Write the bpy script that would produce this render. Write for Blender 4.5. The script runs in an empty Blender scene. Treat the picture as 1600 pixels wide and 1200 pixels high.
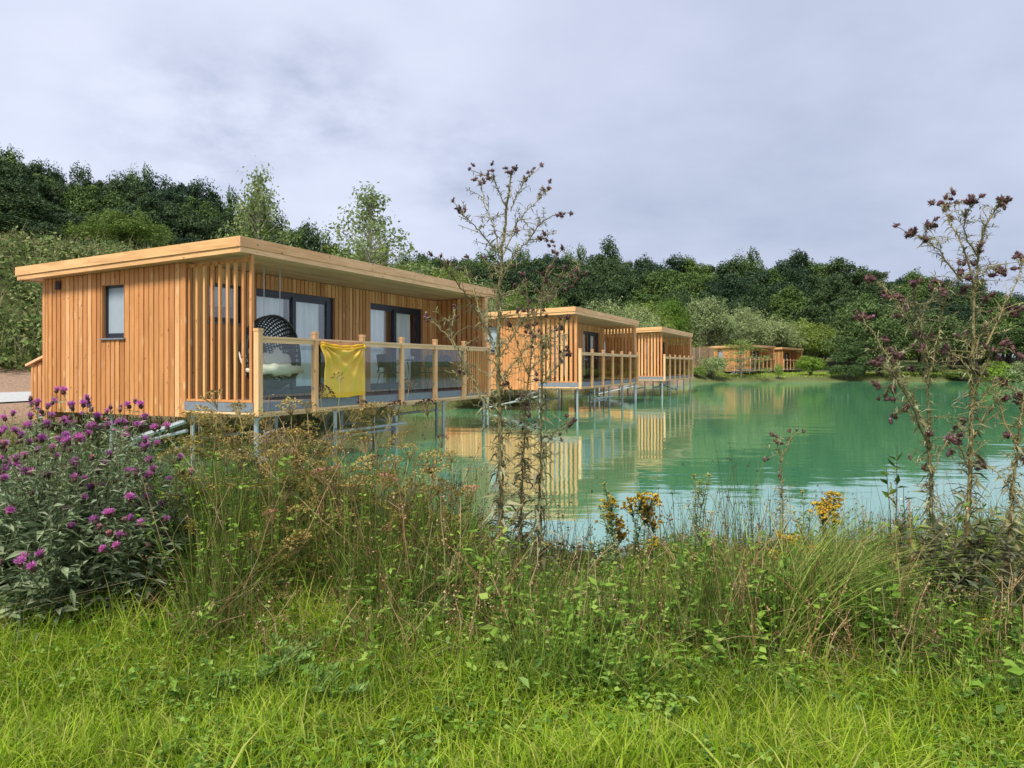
import bpy, math, random
import numpy as np
from mathutils import Vector, Matrix
R = math.radians
rng = np.random.default_rng(7)
random.seed(7)
C = bpy.context.scene.collection
SC = bpy.context.scene
EYE, F = 1.65, 1156.0
SX0, SY0 = -4.16, 11.86                       # near front corner of the first cabin
UA = R(65.1)
U = np.array([math.cos(UA), math.sin(UA)]); V = np.array([-math.sin(UA), math.cos(UA)])

# ---------------------------------------------------------------- camera, world, sun
cam = bpy.data.cameras.new('camera'); cam.sensor_width = 36; cam.lens = 26.0
cam.shift_y = -29/1600; cam.clip_end = 2000; cam.clip_start = .05
co = bpy.data.objects.new('camera', cam); C.objects.link(co)
co.location = (0, 0, EYE); co.rotation_euler = (R(90), 0, 0); SC.camera = co
SC.view_settings.view_transform = 'Standard'; SC.view_settings.look = 'None'
SC.view_settings.gamma = 1; SC.view_settings.exposure = 0.5
SC.render.resolution_x = 1024; SC.render.resolution_y = 768

SUN_EL, SUN_AZ = 52, 208                      # azimuth clockwise from +Y (north)
def make_world():
    w = bpy.data.worlds.new('World'); SC.world = w; w.use_nodes = True
    nt = w.node_tree; N = nt.nodes; L = nt.links
    bg = N['Background']; bg.inputs[1].default_value = 1.0
    sky = N.new('ShaderNodeTexSky'); sky.sky_type = 'NISHITA'; sky.sun_disc = False
    sky.sun_elevation = R(SUN_EL); sky.sun_rotation = R(SUN_AZ)
    sk = N.new('ShaderNodeVectorMath'); sk.operation = 'SCALE'; sk.inputs['Scale'].default_value = .10
    L.new(sky.outputs[0], sk.inputs[0])
    tc = N.new('ShaderNodeTexCoord')
    sp = N.new('ShaderNodeSeparateXYZ'); L.new(tc.outputs['Generated'], sp.inputs[0])
    mz = N.new('ShaderNodeMath'); mz.operation = 'MAXIMUM'; L.new(sp.outputs[2], mz.inputs[0]); mz.inputs[1].default_value = 0
    az = N.new('ShaderNodeMath'); az.operation = 'ADD'; L.new(mz.outputs[0], az.inputs[0]); az.inputs[1].default_value = .30
    dv = N.new('ShaderNodeVectorMath'); dv.operation = 'DIVIDE'
    cb = N.new('ShaderNodeCombineXYZ')
    for i in range(3): L.new(az.outputs[0], cb.inputs[i])
    L.new(tc.outputs['Generated'], dv.inputs[0]); L.new(cb.outputs[0], dv.inputs[1])
    def noise(scale, det, rough, off, dist=0.0, sc=(1, 1, 1)):
        m = N.new('ShaderNodeMapping'); m.inputs['Location'].default_value = off; m.inputs['Scale'].default_value = sc
        L.new(dv.outputs[0], m.inputs[0])
        n = N.new('ShaderNodeTexNoise'); n.inputs['Scale'].default_value = scale; n.inputs['Detail'].default_value = det
        n.inputs['Roughness'].default_value = rough; n.inputs['Distortion'].default_value = dist
        L.new(m.outputs[0], n.inputs[0]); return n.outputs[0]
    def blob(d, r0, r1):                       # soft cloud bank round a world direction
        d = Vector(d).normalized()
        dp = N.new('ShaderNodeVectorMath'); dp.operation = 'DOT_PRODUCT'; L.new(tc.outputs['Generated'], dp.inputs[0]); dp.inputs[1].default_value = d
        mr = N.new('ShaderNodeMapRange'); mr.interpolation_type = 'SMOOTHSTEP'
        mr.inputs[1].default_value = math.cos(R(r1)); mr.inputs[2].default_value = math.cos(R(r0)); L.new(dp.outputs['Value'], mr.inputs[0]); return mr.outputs[0]
    def M(op, a, b):
        m = N.new('ShaderNodeMath'); m.operation = op
        for i, q in enumerate((a, b)):
            if isinstance(q, (int, float)): m.inputs[i].default_value = q
            else: L.new(q, m.inputs[i])
        return m.outputs[0]
    n1 = noise(1.5, 5, .5, (3.1, 1.7, 0), 0, (1, 1.0, 1.3))
    n2 = noise(5.0, 6, .58, (8.3, 2.2, 1), .08, (1, 1.0, 1.4))
    n3 = noise(7, 6, .58, (1.3, 5.2, 2), .1, (1, 1, 1.2))
    t = M('ADD', M('MULTIPLY', n1, .30), M('MULTIPLY', n2, .13)); t = M('ADD', t, .185)
    def dirp(x, y): return ((x-800)/F, 1, (571-y)/F)
    for (x, y, r0, r1, a) in ((270, 200, 1, 8, -.12), (400, 165, 0, 7, -.10), (520, 140, 0, 6, -.13), (580, 190, 0, 5, -.06), (740, 250, 0, 6, -.09), (660, 285, 0, 5, -.05), (1250, 130, 3, 26, -.05), (1050, 300, 2, 20, -.04), (1500, 340, 2, 20, -.04),
                              (350, 40, 4, 22, .10), (120, 210, 1, 10, .07), (650, 330, 1, 9, .03), (900, 60, 2, 12, .05)):
        t = M('ADD', t, M('MULTIPLY', M('MULTIPLY', blob(dirp(x, y), r0, r1), a), M('ADD', M('MULTIPLY', n3, 3.2), -.95) if x < 800 and a < 0 else 1.0))
    rp = N.new('ShaderNodeValToRGB'); L.new(t, rp.inputs[0]); e = rp.color_ramp.elements
    e[0].position = .14; e[0].color = (.27, .31, .43, 1)
    e[1].position = .54; e[1].color = (.575, .61, .74, 1)
    a = e.new(.34); a.color = (.425, .468, .595, 1)
    mx = N.new('ShaderNodeMix'); mx.data_type = 'RGBA'; mx.inputs[0].default_value = .93
    L.new(sk.outputs[0], mx.inputs[6]); L.new(rp.outputs[0], mx.inputs[7])
    L.new(mx.outputs[2], bg.inputs[0])
make_world()
sl = bpy.data.lights.new('sun', 'SUN'); sl.energy = 3.8; sl.angle = R(14); sl.color = (1, .95, .87)
so = bpy.data.objects.new('sun', sl); C.objects.link(so)
a, e = R(SUN_AZ), R(SUN_EL)
sd = Vector((math.sin(a)*math.cos(e), math.cos(a)*math.cos(e), math.sin(e)))
so.rotation_euler = sd.to_track_quat('Z', 'Y').to_euler(); so.location = (0, 0, 60)

# ---------------------------------------------------------------- helpers
def tag(o, label=None, cat=None, group=None, kind=None):
    if label: o['label'] = label
    if cat: o['category'] = cat
    if group: o['group'] = group
    if kind: o['kind'] = kind
    return o
def empty(name, loc, rz=0, label=None, cat=None, group=None):
    o = bpy.data.objects.new(name, None); C.objects.link(o); o.location = loc; o.rotation_euler = (0, 0, rz)
    o.empty_display_size = .2
    return tag(o, label, cat, group)
def link(name, me, parent=None, loc=None, rot=None, sc=None):
    o = bpy.data.objects.new(name, me); C.objects.link(o)
    if parent: o.parent = parent
    if loc is not None: o.location = loc
    if rot is not None: o.rotation_euler = rot
    if sc is not None: o.scale = (sc, sc, sc) if isinstance(sc, (int, float)) else sc
    return o
def px(x, y, Y): return np.array([(x-800)/F*Y, Y, EYE-(y-571)/F*Y])

class G:
    def __init__(s): s.v = []; s.f = []; s.m = []; s.n = 0
    def add(s, v, f, m=0):
        v = np.asarray(v, float).reshape(-1, 3); f = np.asarray(f, int).reshape(-1, 4)
        s.v.append(v); s.f.append(f+s.n); s.m.append(np.full(len(f), m)); s.n += len(v)
    def hexa(s, c, m=0):                       # 8 corners: bottom 4 ccw, top 4 ccw
        s.add(c, [(3, 2, 1, 0), (4, 5, 6, 7), (0, 1, 5, 4), (1, 2, 6, 5), (2, 3, 7, 6), (3, 0, 4, 7)], m)
    def box(s, x0, x1, y0, y1, z0, z1, m=0, dzt=0, dzb=0):   # dzt/dzb: extra height at y1 end (slopes)
        s.hexa([(x0, y0, z0), (x1, y0, z0), (x1, y1, z0+dzb), (x0, y1, z0+dzb), (x0, y0, z1), (x1, y0, z1), (x1, y1, z1+dzt), (x0, y1, z1+dzt)], m)
    def tube(s, pts, rad, n=6, m=0):
        pts = np.asarray(pts, float); k = len(pts); rad = np.full(k, rad) if np.isscalar(rad) else np.asarray(rad, float)
        pts = np.vstack([pts[0], pts, pts[-1]]); rad = np.concatenate([[1e-4], rad, [1e-4]])
        t = np.gradient(pts, axis=0); t[0] = pts[2]-pts[0]; t[-1] = pts[-1]-pts[-3]
        t /= np.linalg.norm(t, axis=1)[:, None]+1e-9
        ref = np.array([0, 0, 1.0]) if abs(t[1:-1, 2]).mean() < .85 else np.array([1.0, .2, 0])
        a = np.cross(t, ref); a /= np.linalg.norm(a, axis=1)[:, None]+1e-9; b = np.cross(t, a)
        th = np.arange(n)/n*2*np.pi
        ring = pts[:, None]+rad[:, None, None]*(a[:, None]*np.cos(th)[None, :, None]+b[:, None]*np.sin(th)[None, :, None])
        K = len(pts); i = np.arange(K-1)[:, None]*n; j = np.arange(n)[None]; j2 = (j+1) % n
        s.add(ring.reshape(-1, 3), np.stack([i+j, i+j2, i+n+j2, i+n+j], -1).reshape(-1, 4), m)
    def grid(s, P, m=0, closeu=False):         # P (nu,nv,3)
        nu, nv = P.shape[:2]; i = np.arange(nu-1)[:, None]*nv; j = np.arange(nv-1)[None]
        f = np.stack([i+j, i+nv+j, i+nv+j+1, i+j+1], -1).reshape(-1, 4)
        s.add(P.reshape(-1, 3), f, m)
    def ball(s, c, r, nu=10, nv=12, m=0, wob=0, rot=None, pw=1.0):
        th = np.linspace(0.02, np.pi-.02, nu)[:, None]; ph = np.linspace(0, 2*np.pi, nv+1)[None]
        f = lambda q: np.sign(q)*np.abs(q)**pw
        P = np.stack([f(np.sin(th))*f(np.cos(ph)), f(np.sin(th))*f(np.sin(ph)), f(np.cos(th))+0*ph], -1)*np.asarray(r)
        if wob: P = P*(1+wob*np.sin(P[..., :1]*23+1)*np.sin(P[..., 1:2]*19+2))
        if rot is not None: P = P @ np.array(rot).T
        s.grid(P+np.asarray(c), m)
    def blades(s, base, h, w, az, lean, seg=3, tip=.08, m=0, faz=None):
        base = np.asarray(base, float); n = len(base); q = np.linspace(0, 1, seg+1)
        d = np.stack([np.cos(az), np.sin(az), 0*az], -1)
        fz = rng.uniform(0, 2*np.pi, n) if faz is None else faz
        sd = np.stack([np.cos(fz), np.sin(fz), 0*fz], -1)
        out = (lean*h)[:, None]*q[None]**1.8
        up = h[:, None]*(q[None]-.45*np.clip(lean, 0, 1.2)[:, None]*q[None]**2.4)
        c = base[:, None]+d[:, None]*out[..., None]+np.array([0, 0, 1.0])*up[..., None]
        ww = w[:, None]*.5*(1-(1-tip)*q[None]**1.6)
        Lf = c-sd[:, None]*ww[..., None]; Rt = c+sd[:, None]*ww[..., None]
        P = np.stack([Lf, Rt], 2).reshape(n, -1, 3)      # (n,(seg+1)*2,3)
        k = (seg+1)*2; i = (np.arange(n)*k)[:, None]; j = (np.arange(seg)*2)[None]
        s.add(P.reshape(-1, 3), np.stack([i+j, i+j+1, i+j+3, i+j+2], -1).reshape(-1, 4), m)
    def leaves(s, base, d, L, W, m=0, droop=.15, fold=.25, wide=.45):
        base = np.asarray(base, float); n = len(base)
        d = d/(np.linalg.norm(d, axis=1)[:, None]+1e-9)
        up = np.array([0, 0, 1.0])+rng.normal(0, .35, (n, 3))
        sd = np.cross(d, up); sd /= np.linalg.norm(sd, axis=1)[:, None]+1e-9
        nn = np.cross(sd, d); L = L[:, None]; W = W[:, None]
        mid = base+d*L*wide-nn*W*fold; tipp = base+d*L-nn*L*droop
        l = base+d*L*wide-sd*W*.5; r = base+d*L*wide+sd*W*.5
        P = np.stack([base, mid, tipp, l, r], 1); i = (np.arange(n)*5)[:, None]
        f = np.concatenate([i+np.array([[0, 1, 2, 3]]), i+np.array([[0, 4, 2, 1]])], 0)
        s.add(P.reshape(-1, 3), f, m)
    def mesh(s, name, mats, smooth=False):
        v = np.vstack(s.v); f = np.vstack(s.f); m = np.concatenate(s.m)
        me = bpy.data.meshes.new(name); me.vertices.add(len(v)); me.vertices.foreach_set('co', v.ravel().astype(np.float32))
        me.loops.add(f.size); me.polygons.add(len(f))
        me.loops.foreach_set('vertex_index', f.ravel().astype(np.int32))
        me.polygons.foreach_set('loop_start', (np.arange(len(f))*4).astype(np.int32))
        for q in (mats if isinstance(mats, (list, tuple)) else [mats]): me.materials.append(q)
        me.polygons.foreach_set('material_index', m.astype(np.int32))
        me.polygons.foreach_set('use_smooth', np.full(len(f), bool(smooth)))
        me.update(calc_edges=True); me.validate(); return me
    def build(s, name, mats, parent=None, smooth=False, **k):
        return link(name, s.mesh(name, mats, smooth), parent, **k)

# ---------------------------------------------------------------- materials
def nmat(name):
    m = bpy.data.materials.new(name); m.use_nodes = True; nt = m.node_tree
    return m, nt.nodes, nt.links, nt.nodes['Principled BSDF']
def ramp(N, L, src, cols):
    r = N.new('ShaderNodeValToRGB'); L.new(src, r.inputs[0]); e = r.color_ramp.elements
    n = len(cols)
    e[0].position = 0; e[0].color = (*cols[0], 1); e[1].position = 1; e[1].color = (*cols[-1], 1)
    for i in range(1, n-1): q = e.new(i/(n-1)); q.color = (*cols[i], 1)
    return r.outputs[0]
def mixc(N, L, a, b, f, mode='MIX'):
    m = N.new('ShaderNodeMix'); m.data_type = 'RGBA'; m.blend_type = mode
    for i, q in ((6, a), (7, b), (0, f)):
        if isinstance(q, tuple): m.inputs[i].default_value = (*q, 1)
        elif isinstance(q, (int, float)): m.inputs[i].default_value = q
        else: L.new(q, m.inputs[i])
    return m.outputs[2]
def leafmat(name, cols, rough=.55, trans=.35, big=None):
    m, N, L, b = nmat(name)
    g = N.new('ShaderNodeNewGeometry'); col = ramp(N, L, g.outputs['Random Per Island'], cols)
    if big:                                     # patchy tone over the plant or field
        tc = N.new('ShaderNodeTexCoord'); n = N.new('ShaderNodeTexNoise'); n.inputs['Scale'].default_value = big; n.inputs['Detail'].default_value = 3
        L.new(tc.outputs['Object'], n.inputs[0]); r = ramp(N, L, n.outputs[0], [(.55, .55, .5), (1, 1, 1), (1.35, 1.3, 1.2)])
        col = mixc(N, L, col, r, 1.0, 'MULTIPLY')
    oi = N.new('ShaderNodeObjectInfo'); r2 = ramp(N, L, oi.outputs['Random'], [(.78, .84, .8), (1.15, 1.1, 1.0)])
    col = mixc(N, L, col, r2, 1.0, 'MULTIPLY')
    L.new(col, b.inputs['Base Color']); b.inputs['Roughness'].default_value = rough
    b.inputs['Specular IOR Level'].default_value = .18
    if trans:
        t = N.new('ShaderNodeBsdfTranslucent'); L.new(col, t.inputs[0]); x = N.new('ShaderNodeMixShader'); x.inputs[0].default_value = trans
        L.new(b.outputs[0], x.inputs[1]); L.new(t.outputs[0], x.inputs[2]); L.new(x.outputs[0], N['Material Output'].inputs[0])
    return m
def plain(name, col, rough=.5, metal=0, var=.12, scale=8, bump=0):
    m, N, L, b = nmat(name); tc = N.new('ShaderNodeTexCoord'); n = N.new('ShaderNodeTexNoise')
    n.inputs['Scale'].default_value = scale; n.inputs['Detail'].default_value = 4; L.new(tc.outputs['Object'], n.inputs[0])
    c = ramp(N, L, n.outputs[0], [tuple(q*(1-2*var) for q in col), col, tuple(q*(1+2*var) for q in col)])
    L.new(c, b.inputs['Base Color']); b.inputs['Roughness'].default_value = rough; b.inputs['Metallic'].default_value = metal
    if bump:
        bp = N.new('ShaderNodeBump'); bp.inputs[0].default_value = bump; bp.inputs[1].default_value = .01; L.new(n.outputs[0], bp.inputs['Height']); L.new(bp.outputs[0], b.inputs['Normal'])
    return m
def wood(name, cols, axis=2, rough=.6):
    m, N, L, b = nmat(name); g = N.new('ShaderNodeNewGeometry'); tc = N.new('ShaderNodeTexCoord')
    ri = g.outputs['Random Per Island']
    col = ramp(N, L, ri, cols)
    cb = N.new('ShaderNodeCombineXYZ')          # each board its own stretch of grain
    mm = N.new('ShaderNodeMath'); mm.operation = 'MULTIPLY'; L.new(ri, mm.inputs[0]); mm.inputs[1].default_value = 37
    for i in range(3): L.new(mm.outputs[0], cb.inputs[i])
    ad = N.new('ShaderNodeVectorMath'); L.new(tc.outputs['Object'], ad.inputs[0]); L.new(cb.outputs[0], ad.inputs[1])
    def tex(sc, kind='n', det=4):
        mp = N.new('ShaderNodeMapping'); s = [sc[0]]*3; s[axis] = sc[1]; mp.inputs['Scale'].default_value = s; L.new(ad.outputs[0], mp.inputs[0])
        if kind == 'v':
            t = N.new('ShaderNodeTexVoronoi'); t.inputs['Scale'].default_value = 1
        else:
            t = N.new('ShaderNodeTexNoise'); t.inputs['Scale'].default_value = 1; t.inputs['Detail'].default_value = det; t.inputs['Distortion'].default_value = .6
        L.new(mp.outputs[0], t.inputs[0]); return t.outputs[0]
    n1 = tex((38, 2.2)); n2 = tex((5, .9))
    col = mixc(N, L, col, ramp(N, L, n1, [(.55, .48, .42), (1, 1, 1), (1.3, 1.35, 1.42)]), .9, 'MULTIPLY')
    col = mixc(N, L, col, ramp(N, L, n2, [(.6, .55, .5), (1, 1, 1), (1.28, 1.32, 1.38)]), .9, 'MULTIPLY')
    v = tex((9, 3.6), 'v')
    mr = N.new('ShaderNodeMapRange'); mr.inputs[1].default_value = .05; mr.inputs[2].default_value = .13; L.new(v, mr.inputs[0])
    col = mixc(N, L, (.17, .075, .03), col, mr.outputs[0])
    v2 = tex((6.3, 2.1), 'v')
    m2 = N.new('ShaderNodeMapRange'); m2.inputs[1].default_value = .08; m2.inputs[2].default_value = .22; L.new(v2, m2.inputs[0])
    col = mixc(N, L, mixc(N, L, col, (.72, .5, .27), .55), col, m2.outputs[0])
    L.new(col, b.inputs['Base Color']); b.inputs['Roughness'].default_value = rough; b.inputs['Specular IOR Level'].default_value = .25
    bp = N.new('ShaderNodeBump'); bp.inputs[0].default_value = .25; bp.inputs[1].default_value = .004; L.new(n1, bp.inputs['Height']); L.new(bp.outputs[0], b.inputs['Normal'])
    return m
def glass(name, tint, base=.05, mx=.75, spec=(1, 1, 1)):
    m, N, L, b = nmat(name); N.remove(b)
    t = N.new('ShaderNodeBsdfTransparent'); t.inputs[0].default_value = (*tint, 1)
    g = N.new('ShaderNodeBsdfGlossy'); g.inputs['Roughness'].default_value = .02; g.inputs[0].default_value = (*spec, 1)
    f = N.new('ShaderNodeLayerWeight'); f.inputs[0].default_value = .5
    pw = N.new('ShaderNodeMath'); pw.operation = 'POWER'; L.new(f.outputs['Facing'], pw.inputs[0]); pw.inputs[1].default_value = 4
    mr = N.new('ShaderNodeMapRange'); mr.inputs[3].default_value = base; mr.inputs[4].default_value = mx; L.new(pw.outputs[0], mr.inputs[0])
    x = N.new('ShaderNodeMixShader'); L.new(mr.outputs[0], x.inputs[0]); L.new(t.outputs[0], x.inputs[1]); L.new(g.outputs[0], x.inputs[2])
    L.new(x.outputs[0], N['Material Output'].inputs[0]); return m

M = {}
M['clad'] = wood('larch_cladding', [(.40, .165, .055), (.58, .275, .10), (.50, .215, .075), (.70, .38, .165), (.45, .185, .065)])
M['slat'] = wood('larch_slats', [(.47, .185, .06), (.64, .31, .11), (.54, .215, .075), (.70, .37, .145)])
M['fascia'] = wood('larch_fascia', [(.78, .41, .21), (.86, .49, .28), (.72, .36, .17)], axis=0)
M['fascia_side'] = wood('larch_fascia_side', [(.64, .35, .14), (.70, .42, .19)], axis=1)
M['post'] = wood('pine_post', [(.66, .365, .17), (.72, .42, .21)])
M['rail'] = wood('pine_rail', [(.72, .45, .25), (.76, .48, .28)], axis=0)
M['soffit'] = wood('soffit_boards', [(.56, .32, .17), (.62, .37, .21), (.50, .29, .15)], axis=0)
M['weather'] = wood('weathered_boards', [(.14, .095, .06), (.22, .15, .09), (.11, .07, .045), (.28, .20, .13)])
M['skirt'] = plain('grey_deck_edge', (.17, .19, .22), .7, var=.15, scale=14)
M['deck'] = wood('grey_deck_boards', [(.17, .15, .14), (.22, .20, .185)], axis=0)
M['navy'] = plain('anthracite_frame', (.014, .019, .034), .35, var=.05)
M['steel'] = plain('galvanised_steel', (.33, .37, .375), .5, .5, var=.15, scale=20)
M['dark'] = plain('interior_shade', (.05, .045, .045), .9)
M['roofing'] = plain('roof_membrane', (.10, .10, .10), .8)
M['curtain'] = plain('white_curtain', (.86, .89, .90), .8, var=.04, scale=3)
M['cushion'] = plain('cream_cushion', (.78, .73, .60), .85, var=.06, scale=6, bump=.3)
M['rattan'] = plain('black_rattan', (.022, .024, .022), .45, var=.2, scale=60)
M['chain'] = plain('chain_metal', (.45, .45, .45), .35, .8)
M['green_metal'] = plain('dark_green_metal', (.018, .04, .035), .4, var=.1)
M['china'] = plain('white_china', (.75, .75, .72), .25, var=.03)
M['gland'] = glass('balustrade_glass', (.90, .96, .945), .05, .5)
M['smoke'] = glass('smoked_balustrade_glass', (.88, .87, .80), .06, .5)
M['pane'] = glass('door_glass', (.97, .985, .99), .10, .6)
M['frost'] = plain('frosted_pane', (.30, .36, .40), .25, var=.03)
def towelmat():
    m, N, L, b = nmat('yellow_towelling'); tc = N.new('ShaderNodeTexCoord'); n = N.new('ShaderNodeTexNoise'); n.inputs['Scale'].default_value = 90
    L.new(tc.outputs['Object'], n.inputs[0]); c = ramp(N, L, n.outputs[0], [(.62, .38, .05), (.80, .54, .10)])
    sp = N.new('ShaderNodeSeparateXYZ'); L.new(tc.outputs['Object'], sp.inputs[0])
    lt = N.new('ShaderNodeMath'); lt.operation = 'LESS_THAN'; L.new(sp.outputs[2], lt.inputs[0]); lt.inputs[1].default_value = 1.155
    c = mixc(N, L, c, (.72, .42, .03), lt.outputs[0])
    L.new(c, b.inputs['Base Color']); b.inputs['Roughness'].default_value = .95
    bp = N.new('ShaderNodeBump'); bp.inputs[0].default_value = .4; bp.inputs[1].default_value = .004; L.new(n.outputs[0], bp.inputs['Height']); L.new(bp.outputs[0], b.inputs['Normal'])
    return m
M['towel'] = towelmat(); M['towel_hem'] = plain('orange_towel_hem', (.74, .40, .02), .95, var=.08, scale=40)

# ---------------------------------------------------------------- terrain
LAKE = np.array([(-1.0, 6.0), (-2.6, 7.6), (-4.4, 9.4), (-6.6, 11.6), (-8.2, 14.0), (-6.8, 17.5), (-4.6, 22), (-1.4, 29), (2.2, 38), (5.8, 47), (10, 58), (14, 67), (20, 73),
                 (30, 76), (40, 77), (52, 78), (70, 74), (84, 60), (88, 40), (70, 18), (40, 9), (20, 6.4), (10, 5.9), (4, 5.8)])
def lake_sd(X, Y):                              # >0 outside the water
    d = np.full(X.shape, 1e9); ins = np.zeros(X.shape, bool); n = len(LAKE)
    for i in range(n):
        a = LAKE[i]; b = LAKE[(i+1) % n]; e = b-a
        t = np.clip(((X-a[0])*e[0]+(Y-a[1])*e[1])/(e@e), 0, 1)
        d = np.minimum(d, np.hypot(X-a[0]-t*e[0], Y-a[1]-t*e[1]))
        c = ((a[1] > Y) != (b[1] > Y)); xi = a[0]+(Y-a[1])*e[0]/(e[1] if e[1] else 1e-9)
        ins ^= c & (X < xi)
    return np.where(ins, -d, d)
def ss(a, b, x): t = np.clip((x-a)/(b-a), 0, 1); return t*t*(3-2*t)
def gz(X, Y):
    X = np.asarray(X, float); Y = np.asarray(Y, float)
    d = lake_sd(X, Y)
    wob = .10*np.sin(X*1.3+Y*.7)*np.sin(Y*.9-X*.4)+.05*np.sin(X*3.1)*np.sin(Y*2.7+1)
    dd = d+wob*1.5
    z = -1.4+1.15*ss(-5, -.4, dd)+.50*ss(-.5, .9, dd)+.06*ss(.5, 3, dd)
    q = (X-SX0)*V[0]+(Y-SY0)*V[1]; p = (X-SX0)*U[0]+(Y-SY0)*U[1]
    land = ss(.0, 2.5, d)
    back = ss(3.5, 6.0, q)*ss(-14, -6, p)
    z = z+land*back*.55
    far = 1-ss(48, 75, p)
    bank = (ss(13.8, 16.5, q)*.6+ss(16.0, 24.5, q)*5.0+np.clip(q-24, 0, 60)*.10)*far*ss(-20, -8, p)
    z = z+land*bank*(1+.1*np.sin(p*.7)*np.sin(q*.5))
    z = z+land*ss(70, 82, Y)*.35+land*ss(92, 150, Y)*4.5*(1-.5*ss(40, 120, X))
    z = z+wob*.35*np.clip(d, 0, 1)*(1-ss(5.5, 7, q)*(1-ss(13, 14, q)))
    return z
def build_ground():
    def nodes(lo, hi, c, n, k):
        t = np.linspace(math.asinh((lo-c)/k), math.asinh((hi-c)/k), n); return c+k*np.sinh(t)
    xs = nodes(-500, 500, 0, 330, 6); ys = nodes(-60, 700, 5, 320, 6)
    X, Y = np.meshgrid(xs, ys, indexing='ij'); g = G(); g.grid(np.stack([X, Y, gz(X, Y)], -1))
    m, N, L, b = nmat('bank_soil_and_turf'); tc = N.new('ShaderNodeTexCoord')
    n = N.new('ShaderNodeTexNoise'); n.inputs['Scale'].default_value = .9; n.inputs['Detail'].default_value = 8; L.new(tc.outputs['Object'], n.inputs[0])
    n2 = N.new('ShaderNodeTexNoise'); n2.inputs['Scale'].default_value = 14; n2.inputs['Detail'].default_value = 6; L.new(tc.outputs['Object'], n2.inputs[0])
    turf = ramp(N, L, n2.outputs[0], [(.05, .07, .015), (.10, .15, .03), (.16, .21, .045)])
    turf = mixc(N, L, turf, ramp(N, L, n2.outputs[0], [(.06, .04, .02), (.16, .11, .06)]), .35)
    dirt = ramp(N, L, n2.outputs[0], [(.16, .09, .05), (.30, .19, .12), (.44, .33, .24)])
    sx = N.new('ShaderNodeVectorMath'); sx.operation = 'DOT_PRODUCT'; L.new(tc.outputs['Object'], sx.inputs[0]); sx.inputs[1].default_value = (V[0], V[1], 0)
    q0 = SX0*V[0]+SY0*V[1]
    def mr(a, b2):
        r = N.new('ShaderNodeMapRange'); r.inputs[1].default_value = a+q0; r.inputs[2].default_value = b2+q0; L.new(sx.outputs['Value'], r.inputs[0]); return r.outputs[0]
    mu = N.new('ShaderNodeMath'); mu.operation = 'MULTIPLY'; L.new(mr(5.3, 6.2), mu.inputs[0])
    sb = N.new('ShaderNodeMath'); sb.operation = 'SUBTRACT'; sb.inputs[0].default_value = 1; L.new(mr(16.2, 17.6), sb.inputs[1]); L.new(sb.outputs[0], mu.inputs[1])
    L.new(mixc(N, L, turf, dirt, mu.outputs[0]), b.inputs['Base Color']); b.inputs['Roughness'].default_value = .95
    bp = N.new('ShaderNodeBump'); bp.inputs[0].default_value = .8; bp.inputs[1].default_value = .06; L.new(n2.outputs[0], bp.inputs['Height']); L.new(bp.outputs[0], b.inputs['Normal'])
    tag(g.build('ground', m, smooth=True), 'grassy bank, bare earth and hillside around the lake', kind='structure')
def build_water():
    g = G(); xs = np.linspace(-40, 120, 3); ys = np.linspace(3, 100, 3); X, Y = np.meshgrid(xs, ys, indexing='ij')
    g.grid(np.stack([X, Y, 0*X], -1)[:, :])
    m, N, L, b = nmat('milky_green_water'); tc = N.new('ShaderNodeTexCoord')
    def nz(sc, rot, det=2, vs=(1, 1, 1)):
        mp = N.new('ShaderNodeMapping'); mp.inputs['Rotation'].default_value = (0, 0, R(rot)); mp.inputs['Scale'].default_value = vs; L.new(tc.outputs['Object'], mp.inputs[0])
        n = N.new('ShaderNodeTexNoise'); n.inputs['Scale'].default_value = sc; n.inputs['Detail'].default_value = det; L.new(mp.outputs[0], n.inputs[0]); return n.outputs[0]
    big = nz(.09, 20, 3); col = ramp(N, L, big, [(.07, .285, .13), (.09, .32, .15), (.11, .35, .17)])
    b.inputs['Roughness'].default_value = 1; L.new(col, b.inputs['Base Color']); b.inputs['Specular IOR Level'].default_value = 0
    gl = N.new('ShaderNodeBsdfGlossy'); gl.inputs['Roughness'].default_value = .035; gl.inputs[0].default_value = (.93, 1, .98, 1)
    lw = N.new('ShaderNodeLayerWeight'); lw.inputs[0].default_value = .5
    pw = N.new('ShaderNodeMath'); pw.operation = 'POWER'; L.new(lw.outputs['Facing'], pw.inputs[0]); pw.inputs[1].default_value = 1.35
    mr = N.new('ShaderNodeMapRange'); mr.inputs[3].default_value = .04; mr.inputs[4].default_value = .86; L.new(pw.outputs[0], mr.inputs[0])
    h1 = nz(1.6, 25, 3, (.6, 1.6, 1)); h2 = nz(.35, -30, 2, (1, 2, 1)); h3 = nz(7, 10, 2, (.5, 1.5, 1))
    def mm(op, x, y):
        q = N.new('ShaderNodeMath'); q.operation = op
        for i, w in enumerate((x, y)):
            if isinstance(w, (int, float)): q.inputs[i].default_value = w
            else: L.new(w, q.inputs[i])
        return q.outputs[0]
    h = mm('ADD', mm('ADD', mm('MULTIPLY', h1, .35), mm('MULTIPLY', h2, 1.0)), mm('MULTIPLY', h3, .05))
    bp = N.new('ShaderNodeBump'); bp.inputs[0].default_value = .26; bp.inputs[1].default_value = .04; L.new(h, bp.inputs['Height'])
    L.new(bp.outputs[0], gl.inputs['Normal'])
    x = N.new('ShaderNodeMixShader'); L.new(mr.outputs[0], x.inputs[0]); L.new(b.outputs[0], x.inputs[1]); L.new(gl.outputs[0], x.inputs[2])
    L.new(x.outputs[0], N['Material Output'].inputs[0])
    tag(g.build('water', m), 'still milky green lake water', kind='structure')
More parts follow.
